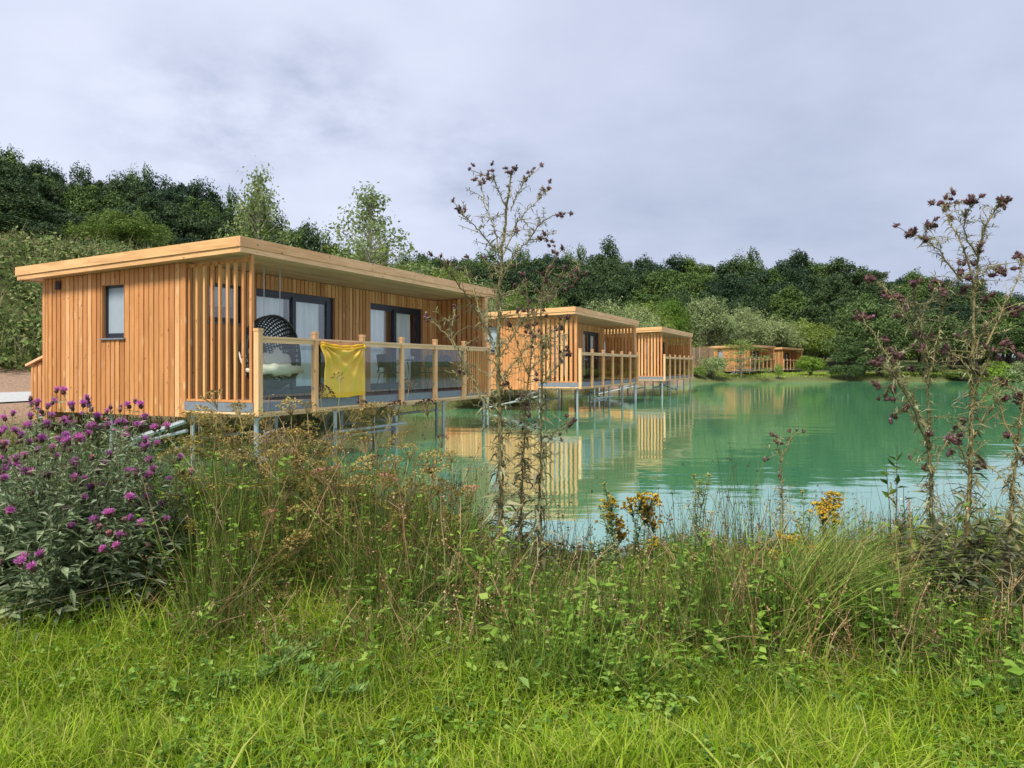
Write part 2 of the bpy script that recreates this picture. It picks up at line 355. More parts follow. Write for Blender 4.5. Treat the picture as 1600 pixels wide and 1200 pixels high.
def build_path():
    p = np.linspace(-12, 40, 60); q = np.linspace(7.2, 13.2, 14); P_, Q_ = np.meshgrid(p, q, indexing='ij')
    Q_ = Q_+.25*np.sin(P_*.8)*np.where(np.abs(Q_-10.2) > 2.8, 1, 0)
    X = SX0+P_*U[0]+Q_*V[0]; Y = SY0+P_*U[1]+Q_*V[1]; g = G(); g.grid(np.stack([X, Y, gz(X, Y)+.03], -1))
    tag(g.build('path', plain('pale_gravel', (.42, .42, .41), .9, var=.25, scale=9, bump=.6)), 'pale gravel track behind the cabins', kind='structure')
build_ground(); build_water(); build_path()
# ---------------------------------------------------------------- cabins
DECK, FL = 1.045, 1.055
DT = 1.487; LS = 8.36; BT = 5.20; SL = -.032   # deck depth, length, back wall, roof slope
def soff(t): return 3.44+SL*t
def board_wall(g, axis, fixed, a0, a1, zb, ztop, outward, holes=(), pitch=.122, bw=.104, th=.017):
    """vertical board cladding on a plane; axis 's': runs along x at y=fixed, axis 't': along y at x=fixed"""
    # backing, split round the holes
    edges = sorted({a0, a1, *[h[0] for h in holes], *[h[1] for h in holes]})
    for i in range(len(edges)-1):
        e0, e1 = edges[i], edges[i+1]; mid = (e0+e1)/2
        spans = [(zb, None)]
        for h in holes:
            if h[0] <= mid <= h[1]: spans = [(zb, h[2]), (h[3], None)]
        for (z0, z1) in spans:
            if z1 is not None and z1-z0 < .02: continue
            if axis == 's': g.box(e0, e1, fixed, fixed-outward*.12 if outward < 0 else fixed-.12, z0, z1 if z1 is not None else ztop(fixed)) if False else None
            t0, t1 = (e0, e1)
            if axis == 't':
                x0, x1 = sorted((fixed, fixed-outward*.12))
                zt0 = z1 if z1 is not None else ztop(t0); zt1 = z1 if z1 is not None else ztop(t1)
                g.hexa([(x0, t0, z0), (x1, t0, z0), (x1, t1, z0), (x0, t1, z0), (x0, t0, zt0), (x1, t0, zt0), (x1, t1, zt1), (x0, t1, zt1)])
            else:
                y0, y1 = sorted((fixed, fixed-outward*.12)); zt = z1 if z1 is not None else ztop(fixed)-.004
                g.box(e0, e1, y0, y1, z0, zt)
    n = int((a1-a0)/pitch); p = (a1-a0)/n
    for k in range(n):
        c = a0+(k+.5)*p; w = bw*(1+random.uniform(-.12, .05)); o = th+random.uniform(-.004, .006)
        segs = [(zb-.01, None)]
        for h in holes:
            if h[0]-.03 < c < h[1]+.03: segs = [(zb-.01, h[2]-.002), (h[3]+.002, None)]
        for (z0, z1) in segs:
            if z1 is not None and z1-z0 < .04: continue
            if axis == 't':
                x0, x1 = sorted((fixed, fixed+outward*o)); zt0 = z1 if z1 is not None else ztop(c-w/2)-.005; zt1 = z1 if z1 is not None else ztop(c+w/2)-.005
                g.hexa([(x0, c-w/2, z0), (x1, c-w/2, z0), (x1, c+w/2, z0), (x0, c+w/2, z0), (x0, c-w/2, zt0), (x1, c-w/2, zt0), (x1, c+w/2, zt1), (x0, c+w/2, zt1)])
            else:
                y0, y1 = sorted((fixed, fixed+outward*o)); g.box(c-w/2, c+w/2, y0, y1, z0, z1 if z1 is not None else ztop(fixed)-.008)
def curtain(g, x0, x1, y, z0, z1, amp=.03, freq=26, seed=0):
    u = np.linspace(x0, x1, 90); z = np.linspace(z0, z1, 12); U_, Z_ = np.meshgrid(u, z, indexing='ij')
    W = amp*np.sin(U_*freq+seed+1.2*np.sin(U_*5+Z_*.8))*(1+.4*np.sin(U_*9+seed)); g.grid(np.stack([U_, y+W, Z_], -1))
def door(parent, s0, s1, zt, seed):
    D = link('sliding_door', None, parent) if False else None
    f = G(); y = DT; zb = 1.075; d0, d1 = y+.045, y+.115
    f.box(s0, s1, d0, d1, zt-.085, zt); f.box(s0, s1, d0, d1, zb, zb+.07)
    f.box(s0, s0+.055, d0, d1, zb+.07, zt-.085); f.box(s1-.30, s1-.10, d0, d1, zb+.07, zt-.085)
    mid = s0+(s1-s0)*.45
    f.box(mid-.05, mid+.05, d0-.012, d1+.012, zb+.072, zt-.087)
    f.box(s0+.055, mid-.05, d0+.02, d1-.02, zt-.14, zt-.085); f.box(mid+.05, s1-.30, d0+.02, d1-.02, zt-.16, zt-.085)
    f.box(s0+.055, mid-.05, d0+.02, d1-.02, zb+.07, zb+.15); f.box(mid+.05, s1-.30, d0+.02, d1-.02, zb+.07, zb+.15)
    o = f.build('door', M['navy'], parent)
    h = G(); h.box(mid-.03, mid-.01, d0-.06, d0-.04, 2.0, 2.25); h.box(mid-.03, mid-.01, d0-.045, d0-.01, 2.02, 2.04); h.box(mid-.03, mid-.01, d0-.045, d0-.01, 2.21, 2.23); h.build('handle', M['navy'], o)
    w = G(); w.box(s1-.10, s1-.012, y-.02, d1, zb, zt); w.build('door_reveal', M['clad'], o)
    for (a, b2) in ((s0+.05, mid-.045), (mid+.045, s1-.295)):
        p = G(); p.box(a, b2, y+.075, y+.085, zb+.14, zt-.13); p.build('pane', M['pane'], o)
    c = G(); curtain(c, s0+.06, mid-.12-(seed % 2)*.1, y+.20, zb, zt-.1, .022, 22, seed); curtain(c, mid+.02, s1-.36, y+.20, zb, zt-.1, .03, 30, seed+3)
    c.build('curtain', M['curtain'], o, smooth=True)
def piles(parent, zb=-.9):
    for t in (.04, 1.46, 3.5):
        for s in (.12, 2.12, 4.14, 6.12, 8.2):
            g = G(); g.tube([(s, t, zb), (s, t, .80)], .038, 10); g.tube([(s, t, .78), (s, t, .80)], .075, 10); g.build('pile', M['steel'], parent, smooth=False)
def cabin(loc, rz, label, kind='plain', wide=False, glassm='gland', near=False, dz=0):
    A = empty('wooden_cabin', (loc[0], loc[1], dz), rz, label, 'cabin', 'larch clad cabins along the lake')
    D1, D2 = (1.62, 4.03, 1.075, 3.11), (5.25, 7.62, 1.075, 3.11); W1 = (.48, 1.27, 2.42, 3.11)
    g = G()
    SW = (2.97, 3.57, 2.14, 3.10)
    board_wall(g, 't', 0, DT, BT, .79, soff, -1, [SW])
    g.box(-.03, .0, DT-.028, DT+.06, .778, soff(DT)-.006)
    g.box(-.03, .0, BT-.045, BT+.02, .778, soff(BT)-.008)
    board_wall(g, 's', DT, .0, LS, .79, soff, -1, [W1, D1, D2])
    board_wall(g, 't', LS, DT+.02, BT, .79, soff, 1)
    board_wall(g, 's', BT, 0, LS, .79, soff, 1, [(.6, 1.5, 1.1, 3.05)])
    g.build('wall', M['clad'], A)
    if not wide:                                # solid boarded return at the far end of the deck
        g = G(); board_wall(g, 't', LS-.12, .10, DT-.03, .80, soff, -1, pitch=.15, bw=.11, th=.03); board_wall(g, 't', LS, .10, DT, .80, soff, 1)
        g.build('end_wall', M['clad'], A)
        g = G(); g.box(LS-.13, LS+.02, .0, .095, .80, soff(0)-.01); g.build('column', M['post'], A)
    else:
        g = G(); k = 0; t = .10
        while t < DT-.08:
            g.box(LS-.10, LS-.055, t, t+.095, DECK, soff(t)-.07); t += .152
        g.box(LS-.05, LS-.03, .05, DT-.05, DECK+.02, 2.95+SL*.7)
        g.box(LS-.12, LS, .02, DT, soff(.5)-.075, soff(.5)-.02); g.build('end_screen', M['slat'], A)
        g = G(); g.box(LS-.10, LS+.02, .0, .085, .80, soff(0)-.01); g.build('column', M['post'], A)
    # near slatted screen
    g = G(); n = 8
    for k in range(9):
        t = .02+k*.171
        if wide: g.box(.0, .045, t, t+.095, DECK+.045, soff(t)-.055)
        elif k == 0: g.box(.0, .055, t, t+.05, DECK+.045, soff(t)-.012)
        else: g.box(.0, .045, t, t+.043, DECK+.045, soff(t)-.055)
    g.box(.0, .05, .075, DT-.03, soff(.7)-.085, soff(.7)-.028, dzt=SL*1.3, dzb=SL*1.3)
    g.box(-.012, .06, .0, DT-.03, DECK+.005, DECK+.043)
    g.build('slatted_screen', M['slat'], A)
    # deck
    g = G()
    for k in range(10):
        t = -.03+k*.1515; g.box(.0, LS-.12, t, t+.146, DECK-.03, FL-.012)
    d = g.build('deck', M['deck'], A)
    g = G(); g.box(-.03, LS+.02, -.055, -.032, .90, DECK); g.box(-.052, -.03, -.055, DT-.032, .90, DECK); g.build('skirting', M['skirt'], d)
    g = G(); g.box(-.045, LS+.03, -.062, -.02, .86, .896); g.box(-.045, -.0, -.018, DT-.03, .86, .896)
    for s in np.linspace(.3, LS-.3, 9): g.box(s, s+.05, .0, BT-.1, .86, .985)
    g.box(.1, LS-.1, .05, BT-.1, .80, .858); g.build('joist', M['rail'], d)
    # room floor and backing sheet, coloured dark for the shade of the unlit room
    g = G(); g.box(.12, LS-.12, DT+.13, BT-.13, .86, 1.06); g.box(.13, LS-.13, DT+.75, DT+.80, 1.06, 3.3); g.build('dark_room_backing', M['dark'], A)
    # roof
    r0, r1, f0, f1 = -.285, LS+.48, .0, 5.61
    dz_ = SL*(f1-f0)
    g = G(); g.box(r0+.05, r1-.05, f0+.05, f1-.05, 3.47, 3.655, dzt=dz_, dzb=dz_); rf = g.build('roof', M['roofing'], A)
    g = G()
    for (xa, xb) in ((r0+.022, 3.3), (3.302, 7.1), (7.102, r1-.022)): g.box(xa, xb, f0+.0, f0+.02, 3.44, 3.522)
    for (xa, xb) in ((r0, 1.9), (1.903, 5.6), (5.603, r1)): g.box(xa, xb, f0-.022, f0+.022, 3.526, 3.685)
    g.box(r0, r1, f1-.02, f1+.02, 3.526+dz_, 3.685+dz_); g.box(r0+.022, r1-.022, f1-.03, f1-.01, 3.44+dz_, 3.522+dz_)
    g.build('front_fascia', M['fascia'], rf)
    for xx, s in ((r0, 1), (r1, -1)):
        g = G()
        a, b2 = sorted((xx+.022*s, xx+.045*s)); g.box(a, b2, f0+.023, f1-.03, 3.44, 3.522, dzt=dz_, dzb=dz_)
        for (y0, y1) in ((f0+.024, f1*.47), (f1*.47+.003, f1-.022)):
            a, b2 = sorted((xx, xx+.04*s)); g.hexa([(a, y0, 3.526+SL*y0), (b2, y0, 3.526+SL*y0), (b2, y1, 3.526+SL*y1), (a, y1, 3.526+SL*y1), (a, y0, 3.685+SL*y0), (b2, y0, 3.685+SL*y0), (b2, y1, 3.685+SL*y1), (a, y1, 3.685+SL*y1)])
        g.build('side_fascia', M['fascia_side'], rf)
    g = G(); t = .025
    while t < f1-.16:
        z = 3.445+SL*t; g.box(r0+.05, r1-.05, t, t+.127, z, z+.018, dzt=SL*.127, dzb=SL*.127); t += .1305
    g.build('soffit', M['soffit'], rf)
    # doors, windows
    door(A, D1[0], D1[1], D1[3], 0); door(A, D2[0], D2[1], D2[3], 5)
    def win(ax, a0, a1, z0, z1, frost, name='window'):
        f = G(); p = G(); fr = .055
        def bx(gg, a, b2, c, d2, e0, e1):
            if ax == 't': gg.box(e0, e1, a, b2, c, d2)
            else: gg.box(a, b2, e0+DT, e1+DT, c, d2)
        e0, e1 = .055, .115
        bx(f, a0, a1, z1-fr, z1, e0, e1); bx(f, a0, a1, z0, z0+fr*1.6, e0, e1); bx(f, a0, a0+fr, z0+fr*1.6, z1-fr, e0, e1); bx(f, a1-fr, a1, z0+fr*1.6, z1-fr, e0, e1)
        o = f.build(name, M['navy'], A)
        bx(p, a0+fr, a1-fr, z0+fr*1.6, z1-fr, .08, .09); p.build('pane', M['frost'] if frost else M['pane'], o)
        s_ = G(); bx(s_, a0-.03, a1+.03, z0-.028, z0-.002, -.055, .075); s_.build('sill', M['skirt'], o)
        if frost:
            l = G(); bx(l, a0+.0, a0+.012, z0, z1, -.02, .054); bx(l, a1-.012, a1, z0, z1, -.02, .054); bx(l, a0+.013, a1-.013, z1-.012, z1, -.02, .054); l.build('reveal', M['clad'], o)
        else:
            l = G()
            if ax == 's': l.box(a0+.05, a1-.05, DT+.2, DT+.21, z0+.3, z1); l.build('blind', M['frost'], o)
    win('t', SW[0], SW[1], SW[2], SW[3], True); win('s', W1[0], W1[1], W1[2], W1[3], False)
    if near:
        g = G(); g.box(-.035, -.024, 4.69, 4.84, 3.07, 3.23); g.box(-.05, -.035, 4.70, 4.83, 3.08, 3.10); g.box(-.05, -.035, 4.70, 4.83, 3.12, 3.14); g.box(-.05, -.035, 4.70, 4.83, 3.16, 3.18); g.build('wall_vent', plain('dark_red_vent', (.035, .012, .012), .6), A)
        g = G(); board_wall(g, 't', .06, BT+.03, BT+.42, .62, lambda t: 1.78-.32*(t-BT), -1)
        g.box(.03, .06, BT+.40, BT+.46, .6, 1.64); g.box(.06, 1.8, BT+.42, BT+.45, .62, 1.64)
        sb = g.build('store_box', M['clad'], A)
        g = G(); g.hexa([(-.02, BT+.03, 1.80), (1.85, BT+.03, 1.80), (1.85, BT+.56, 1.63), (-.02, BT+.56, 1.63), (-.02, BT+.03, 1.845), (1.85, BT+.03, 1.845), (1.85, BT+.56, 1.675), (-.02, BT+.56, 1.675)]); g.build('lid', M['fascia'], sb)
    # balustrade
    ps = [0.02, 1.39, 2.77, 4.14, 5.51, 6.88, 8.23]; bt = -.10
    B = G(); B.box(ps[0]+.045, ps[-1]-.045, bt-.045, bt+.045, 2.085, 2.12); b = B.build('balustrade', M['rail'], A)
    for i, s in enumerate(ps):
        g = G(); w = .05 if i == 0 else .043
        g.box(s-w, s+w, bt-w, bt+w, .84, 2.195); g.box(s-w-.006, s+w+.006, bt-w-.006, bt+w+.006, 2.198, 2.245); g.build('post', M['post'], b)
    for i in range(6):
        a, c = ps[i]+.05, ps[i+1]-.045
        g = G(); g.box(a, c, bt-.018, bt+.018, 2.015, 2.083); g.build('under_rail', M['rail'], b)
        if near and i == 5:
            g = G(); x = a+.05
            while x < c-.03: g.box(x, x+.032, bt-.014, bt+.018, .95, 2.013); x += .103
            g.box(a, c, bt+.019, bt+.04, 1.10, 1.16)
            g.build('slat_panel', M['slat'], b)
        else:
            g = G(); g.box(a+.012, c-.012, bt-.004, bt+.004, 1.13, 2.01); g.build('glass_panel', M[glassm], b)
            if near:
                for sx in (a-.004, c-.018):
                    for zz in (1.22, 1.92): g = G(); g.box(sx, sx+.03, bt-.014, bt+.014, zz, zz+.04); g.build('clamp', M['steel'], b)
    piles(A)
    def br(p0, p1, r=.03):
        g = G(); g.tube([p0, p1], r, 8); g.build('brace', M['steel'], A)
    br((2.0, -.06, .42), (4.35, -.06, .42)); br((1.9, .12, .30), (4.3, .12, .30)); br((6.0, 1.5, .45), (8.4, 1.5, .45)); br((.0, 1.5, .40), (2.3, 1.5, .40)); br((4.2, 1.44, .36), (6.2, 1.44, .36))
    br((.0, 1.46, .55), (0.0, 3.5, .10)); br((4.2, .04, .2), (6.1, 1.46, .5), .02); br((.1, 1.6, .7), (-.55, 2.1, .42), .045)
    return A
def up(s, t): return (SX0+s*U[0]+t*V[0], SY0+s*U[1]+t*V[1])
cabin((SX0, SY0), UA, 'nearest and largest timber cabin over the water with a yellow towel on its deck rail', near=True)
cabin((2.28, 25.77), R(66.5), 'second cabin along the lake, behind the tall thistle, with a smoked glass balcony', wide=True, glassm='smoke')
cabin((7.95, 39.05), R(66.2), 'third cabin in the row, the smallest looking of those standing on stilts in the lake', wide=True, glassm='smoke')
cabin((25.7, 80.0), R(53), 'distant cabin on the far lawn, half covered by a thin tree', wide=True, glassm='smoke', dz=.22)
cabin((33.9, 92.5), R(53), 'farthest cabin on the far lawn, between another cabin and the round bright green bush', wide=True, glassm='smoke', dz=.24)

# ---------------------------------------------------------------- things on the first deck
def deck_thing(name, s, t, z, rz, label, cat, group=None):
    x, y = up(s, t); return empty(name, (x, y, z), UA+rz, label, cat, group)
def egg_chair():
    E = deck_thing('hanging_chair', 1.20, .72, 1.20, R(-6), 'black woven hanging egg seat with cream cushions, on two chains under the porch', 'hanging chair')
    a, b, c = .60, .46, .67; cz = .68
    nth, nph = 19, 44
    ph = np.linspace(0, 2*np.pi, nph+1)
    def pt(k, p):                               # k 0..1 from the back pole to the rim
        tm = R(98)+R(30)*np.clip(.12-np.sin(p), 0, 1)**1.3
        th = k*tm; r = np.sin(th)
        return np.stack([a*r*np.cos(p), b*np.cos(th)+.0*p, c*r*np.sin(p)+cz], -1)
    g = G(); ks = np.linspace(.03, 1, nth)
    for i in range(nth-1):
        for j in range(nph):
            k0, k1, p0, p1 = ks[i], ks[i+1], ph[j], ph[j+1]
            zc = math.sin((p0+p1)/2)*k0
            hole = i > 3 and i < nth-2 and zc > -.45
            q = np.array([pt(k0, np.array(p0)), pt(k0, np.array(p1)), pt(k1, np.array(p1)), pt(k1, np.array(p0))])
            if not hole: g.add(q, [(0, 1, 2, 3)]); continue
            m = q.mean(0); inn = m+(q-m)*(.52 if (i+j) % 2 else .62)
            g.add(np.vstack([q, inn]), [(0, 1, 5, 4), (1, 2, 6, 5), (2, 3, 7, 6), (3, 0, 4, 7)])
    o = g.build('woven_shell', M['rattan'], E); md = o.modifiers.new('t', 'SOLIDIFY'); md.thickness = .012
    g = G(); g.tube([pt(1.0, np.array(p)) for p in ph], .017, 8)
    g.tube([pt(k, np.array(R(90))) for k in ks], .012, 6); g.build('rim', M['rattan'], E, smooth=True)
    g = G(); g.ball((.0, -.02, .37), (.49, .33, .105), 14, 30, wob=.3, pw=.75); g.build('seat_cushion', M['cushion'], E, smooth=True)
    for x, ry in ((-.27, .15), (.28, -.2)):
        g = G(); rot = Matrix.Rotation(R(-24), 3, 'X') @ Matrix.Rotation(ry, 3, 'Z')
        g.ball((x, .17, .54), (.25, .085, .20), 12, 22, wob=.3, rot=rot, pw=.7); g.build('back_cushion', M['cushion'], E, smooth=True)
    for x in (-.17, .19):
        g = G(); z = 1.33; k = 0; x2 = x*1.0; top = 2.215
        n = int((top-z)/.034)
        for k in range(n):
            zz = z+k*.034; w, d = (.010, .003) if k % 2 else (.003, .010)
            g.tube([(x2-w, -d, zz), (x2-w, -d, zz+.04)], .0045, 4); g.tube([(x2+w, d, zz), (x2+w, d, zz+.04)], .0045, 4)
        g.build('chain', M['chain'], E)
egg_chair()
def chair(s, t, rz, label):
    A = deck_thing('patio_chair', s, t, FL-.01, rz, label, 'chair', 'dark metal patio chairs round the deck table')
    g = G(); g.ball((0, 0, .44), (.21, .21, .018), 8, 20, pw=.8); g.build('seat', M['green_metal'], A, smooth=True)
    for sx in (-1, 1):
        for sy in (-1, 1):
            g = G(); g.tube([(sx*.17, sy*.16, .44), (sx*.22, sy*(.22 if sy < 0 else .25), 0)], .011, 6); g.build('leg', M['green_metal'], A, smooth=True)
        g = G(); g.tube([(sx*.22, .19, .44), (sx*.235, .1, .60), (sx*.24, -.05, .655), (sx*.23, -.18, .62), (sx*.19, -.2, .44)], .011, 6); g.build('armrest', M['green_metal'], A, smooth=True)
    th = np.linspace(-1.1, 1.1, 16)[:, None]; z = np.linspace(.56, .86, 8)[None]
    r = .24+.05*(z-.5)
    g = G(); P = np.stack([r*np.sin(th), r*np.cos(th)*.75+.06+.1*(z-.44), z-.05*(th/1.1)**4+0*th], -1); g.grid(P)
    for q in (-1, 1): g.tube([(q*.18, .17, .44), (q*.2, .19, .60)], .01, 6)
    o = g.build('backrest', M['green_metal'], A, smooth=True); md = o.modifiers.new('t', 'SOLIDIFY'); md.thickness = .012
    return A
chair(5.12, .85, R(80), 'patio chair nearest the hanging egg seat, its curved back to the curtained door')
chair(5.95, .42, R(170), 'patio chair on the lake side of the table, between two rail posts')
chair(7.22, .80, R(-85), 'patio chair at the end wall side of the table, standing alone at the right')
def table():
    A = deck_thing('patio_table', 6.1, .95, FL-.01, 0, 'round dark patio table with arched legs in front of the second glass door', 'table')
    g = G(); th = np.linspace(0, 2*np.pi, 33)
    g.tube([(0, 0, .715), (0, 0, .735)], .36, 32); g.build('table_top', M['green_metal'], A)
    for k in range(4):
        an = R(45+90*k); c, s = math.cos(an), math.sin(an)
        g = G(); g.tube([(c*.30, s*.30, .70), (c*.16, s*.16, .55), (c*.10, s*.10, .32), (c*.16, s*.16, .12), (c*.32, s*.32, .01)], .014, 6); g.build('leg', M['green_metal'], A, smooth=True)
    for (dx, dy, r, h, nm, lb) in ((-.12, -.08, .10, .02, 'plate', 'white plate on the dark round patio table'), (.10, -.02, .035, .085, 'cup', 'small white cup nearest the middle of the patio table'), (.2, .12, .035, .10, 'beaker', 'taller white beaker at the back of the patio table')):
        x, y = up(6.1+dx, .95+dy); g = G(); g.tube([(0, 0, 0), (0, 0, h*.4), (0, 0, h)], [r*.6, r*.85, r], 16)
        tag(g.build(nm, M['china'], None, smooth=False, loc=(x, y, FL-.01+.736)), lb, nm)
table()
def towel():
    x, y = up(0, 0)
    g = G(); n = 80
    u = np.linspace(0, 1, n)[:, None]; w = np.linspace(0, 1, 70)[None]
    s = 1.455+u*1.235; hem = .03*np.sin(u*np.pi)
    z = 2.045-w*(.955+hem)-.06*np.sin(u*np.pi)*(1-w)**2
    f = 0
    for (cx, ph, am) in ((-.03, .4, 1.0), (1.03, 1.3, 1.0)):
        an = np.arctan2(np.abs(u-cx), w+.04); rr = np.hypot(u-cx, w)
        f = f+am*np.sin(an*15+ph)*np.exp(-rr*1.7)*np.minimum(rr*3, 1)*.085
    f = f+.012*np.sin(u*17+w*3)+.010*np.sin(u*31-w*4)*w
    s = s+.02*np.sin(w*3.1)*(1-2*u)*1.6
    P = np.stack([s+0*w, -.185-.02*np.sin(w*np.pi)-f, z+0*u], -1)
    g.grid(P); loc = (x, y, 0)
    o = g.build('towel', M['towel'], None, smooth=True, loc=loc, rot=(0, 0, UA)); md = o.modifiers.new('t', 'SOLIDIFY'); md.thickness = .006
    tag(o, 'large yellow beach towel hung outside the glass panel of the nearest deck rail', 'towel', )
    g = G(); uu = np.linspace(0, 1, 30)
    for dy, dz, r in ((-.20, .012, .026), (-.215, -.032, .022)):
        g.tube([(1.44+q*1.25, dy-.006*math.sin(q*19), 2.045+dz-.062*math.sin(q*math.pi)) for q in uu], [r*(1+.3*math.sin(q*25))*(.6+.4*math.sin(q*math.pi)) for q in uu], 8)
    for q, zz in ((2.68, 1.93), (1.47, 1.95)):
        g.tube([(q, -.20, 2.045), (q+.012, -.22, 2.0), (q+.02, -.21, zz)], [.018, .024, .006], 7)
    g.build('rolled_edge', M['towel_hem'], o, smooth=True)
towel()
def fence():
    # weathered board fence behind the third cabin
    A = empty('board_fence', (18.0, 75, 0), R(8), 'tall weathered fence of upright boards to the right of the third stilt cabin', 'fence')
    g = G(); x = 0; z0 = float(gz(19.5, 75))
    while x < 2.5:
        g.box(x, x+.13, 0, .03, z0-.3, z0+2.7+random.uniform(-.06, .08)); x += .15+random.uniform(0, .03)
    g.build('boards', M['weather'], A)
    for k in range(2):
        g = G(); g.box(k*2.0, k*2.0+.1, .035, .13, z0-.4, z0+2.6); g.build('post', M['weather'], A)
fence()
# ---------------------------------------------------------------- trees and shrubs
LM = {
 'oak': leafmat('oak_leaves', [(.019, .040, .018), (.038, .071, .028), (.061, .103, .037), (.10, .15, .05)], trans=.2, big=6),
 'alder': leafmat('alder_leaves', [(.04, .075, .028), (.08, .13, .042), (.14, .20, .065)], trans=.25, big=6),
 'oak2': leafmat('oak_leaves_olive', [(.03, .058, .016), (.062, .112, .026), (.10, .165, .04), (.15, .22, .06)], trans=.2, big=6),
 'oak3': leafmat('oak_leaves_deep', [(.010, .026, .014), (.020, .046, .022), (.034, .068, .030), (.055, .095, .040)], trans=.2, big=6),
 'willow': leafmat('willow_leaves', [(.17, .22, .09), (.26, .32, .14), (.36, .43, .22)], trans=.3, big=5),
 'olive': leafmat('sallow_leaves', [(.10, .15, .03), (.19, .27, .06), (.28, .37, .09)], trans=.3, big=5),
 'bright': leafmat('bright_leaves', [(.09, .16, .02), (.16, .26, .035), (.22, .34, .05)], trans=.35, big=5),
 'birch': leafmat('birch_leaves', [(.13, .19, .07), (.21, .28, .11), (.32, .38, .18)], trans=.45),
}
M['bark'] = plain('dark_bark', (.07, .055, .04), .9, var=.2, scale=5, bump=.5)
M['pale_bark'] = plain('pale_bark', (.30, .27, .22), .85, var=.2, scale=8)
def leafquads(g, c, n, r, size, flat=.75, shell=.75, updir=0.0, asp=.6):
    d = rng.normal(0, 1, (n, 3)); d /= np.linalg.norm(d, axis=1)[:, None]
    rr = r*(shell+(1-shell)*rng.random(n)**.5)[:, None]*rng.uniform(.85, 1.12, (n, 1))
    w1, w2 = rng.normal(0, 3.2, 3), rng.normal(0, 6.5, 3)       # ragged, not round, clumps
    rr = rr*(1+.30*np.sin(d@w1+rng.uniform(0, 6))+.20*np.sin(d@w2))[:, None]+r*np.abs(rng.normal(0, .16, (n, 1)))
    p = np.asarray(c)+d*rr*np.array([1, 1, flat])*rng.uniform(.75, 1.3, 3)
    nn = d+rng.normal(0, .6, (n, 3)); nn[:, 2] += .5; nn /= np.linalg.norm(nn, axis=1)[:, None]
    t = rng.normal(0, 1, (n, 3)); t[:, 2] += updir; t -= nn*(t*nn).sum(1)[:, None]; t /= np.linalg.norm(t, axis=1)[:, None]; b = np.cross(nn, t)
    s = size*rng.uniform(.5, 1.25, (n, 1))
    P = np.stack([p-t*s*.5, p+b*s*asp*.5+t*s*.05, p+t*s*.6, p-b*s*asp*.5+t*s*.05], 1)
    g.add(P.reshape(-1, 3), np.arange(n*4).reshape(-1, 4))
def crown(kind, seed):
    global rng
    rng = np.random.default_rng(seed); g = G(); t = G()
    if kind == 'oak':
        N, cz, rx, rz, size, n, br = 88, .53, .34, .37, .0215, 460, .074
    elif kind == 'alder':
        N, cz, rx, rz, size, n, br = 40, .52, .30, .40, .026, 330, .10
    elif kind == 'willow':
        N, cz, rx, rz, size, n, br = 44, .50, .34, .40, .026, 260, .085
    elif kind == 'bush':
        N, cz, rx, rz, size, n, br = 40, .46, .52, .38, .045, 260, .15
    elif kind == 'birch':
        N, cz, rx, rz, size, n, br = 120, .56, .26, .42, .019, 36, .06
    cs = []
    for i in range(N):
        d = rng.normal(0, 1, 3); d /= np.linalg.norm(d)
        if d[2] < -.5: d[2] *= -.6
        rad = rng.random()**.30*rng.uniform(.85, 1.08)
        f = 1-.35*max(d[2], 0) if kind in ('alder', 'willow', 'birch') else 1
        c = np.array([d[0]*rx*f*rad, d[1]*rx*f*rad, cz+d[2]*rz*rad])
        if kind == 'birch':
            hgt = rng.random(); w = rx*2.0*(.35+.8*math.sin(min(hgt+.12, 1)*math.pi)**.8)*(1.1-.8*hgt)*rng.random()**.5; c = np.array([d[0]*w, d[1]*w, .16+.82*hgt])
        cs.append(c); r = br*rng.uniform(.6, 1.3)
        leafquads(g, c, int(n*rng.uniform(.7, 1.3)), r, size, .72 if kind != 'willow' else 1.1, .45 if kind == 'birch' else .5, 1.5 if kind == 'willow' else 0, .35 if kind in ('willow',) else .65)
        if kind == 'willow':                    # feathery upright sprays
            m = 3
            for q in range(m):
                a = c+rng.normal(0, r*.4, 3); dr = np.array([rng.normal(0, .3), rng.normal(0, .3), 1]); Ls = rng.uniform(.06, .13)
                k = 26; tt = rng.random(k); pp = a+dr*Ls*tt[:, None]+rng.normal(0, .008, (k, 3))
                g.leaves(pp, rng.normal(0, 1, (k, 3))+[0, 0, 1.2], np.full(k, size*1.1), np.full(k, size*.3))
    # trunk and limbs
    t.tube([(0, 0, -.06), (.008, .0, .12), (-.01, .01, .32), (.006, 0, .62 if kind != 'birch' else .95)], [.026, .02, .015, .004] if kind != 'birch' else [.010, .009, .007, .002], 8)
    for i in range(0, N, 2 if kind != 'birch' else 1):
        c = cs[i]; z0 = max(.12, min(c[2]-.12, .6)) if kind != 'bush' else .02
        if kind == 'birch': z0 = max(.1, c[2]-.10)
        m_ = np.array([c[0]*.45, c[1]*.45, z0+(c[2]-z0)*.6]); t.tube([(0, 0, z0), m_, c], [.008, .005, .0015] if kind != 'birch' else [.003, .0018, .0006], 5)
    lm = {'oak': 'oak', 'alder': 'alder', 'willow': 'willow', 'bush': 'olive', 'birch': 'birch'}[kind]
    return g.mesh(kind+'_crown', LM[lm]), t.mesh(kind+'_trunk', M['pale_bark'] if kind == 'birch' else M['bark'])
PR = {}
for kind, n in (('oak', 5), ('alder', 2), ('willow', 3), ('bush', 3), ('birch', 2)):
    PR[kind] = [crown(kind, 100+17*i+len(kind)) for i in range(n)]
rng = np.random.default_rng(11)
VARM = {}
def variant(me, leaf):
    if leaf is None: return me
    k = (me.name, leaf)
    if k not in VARM: c = me.copy(); c.materials[0] = LM[leaf]; VARM[k] = c
    return VARM[k]
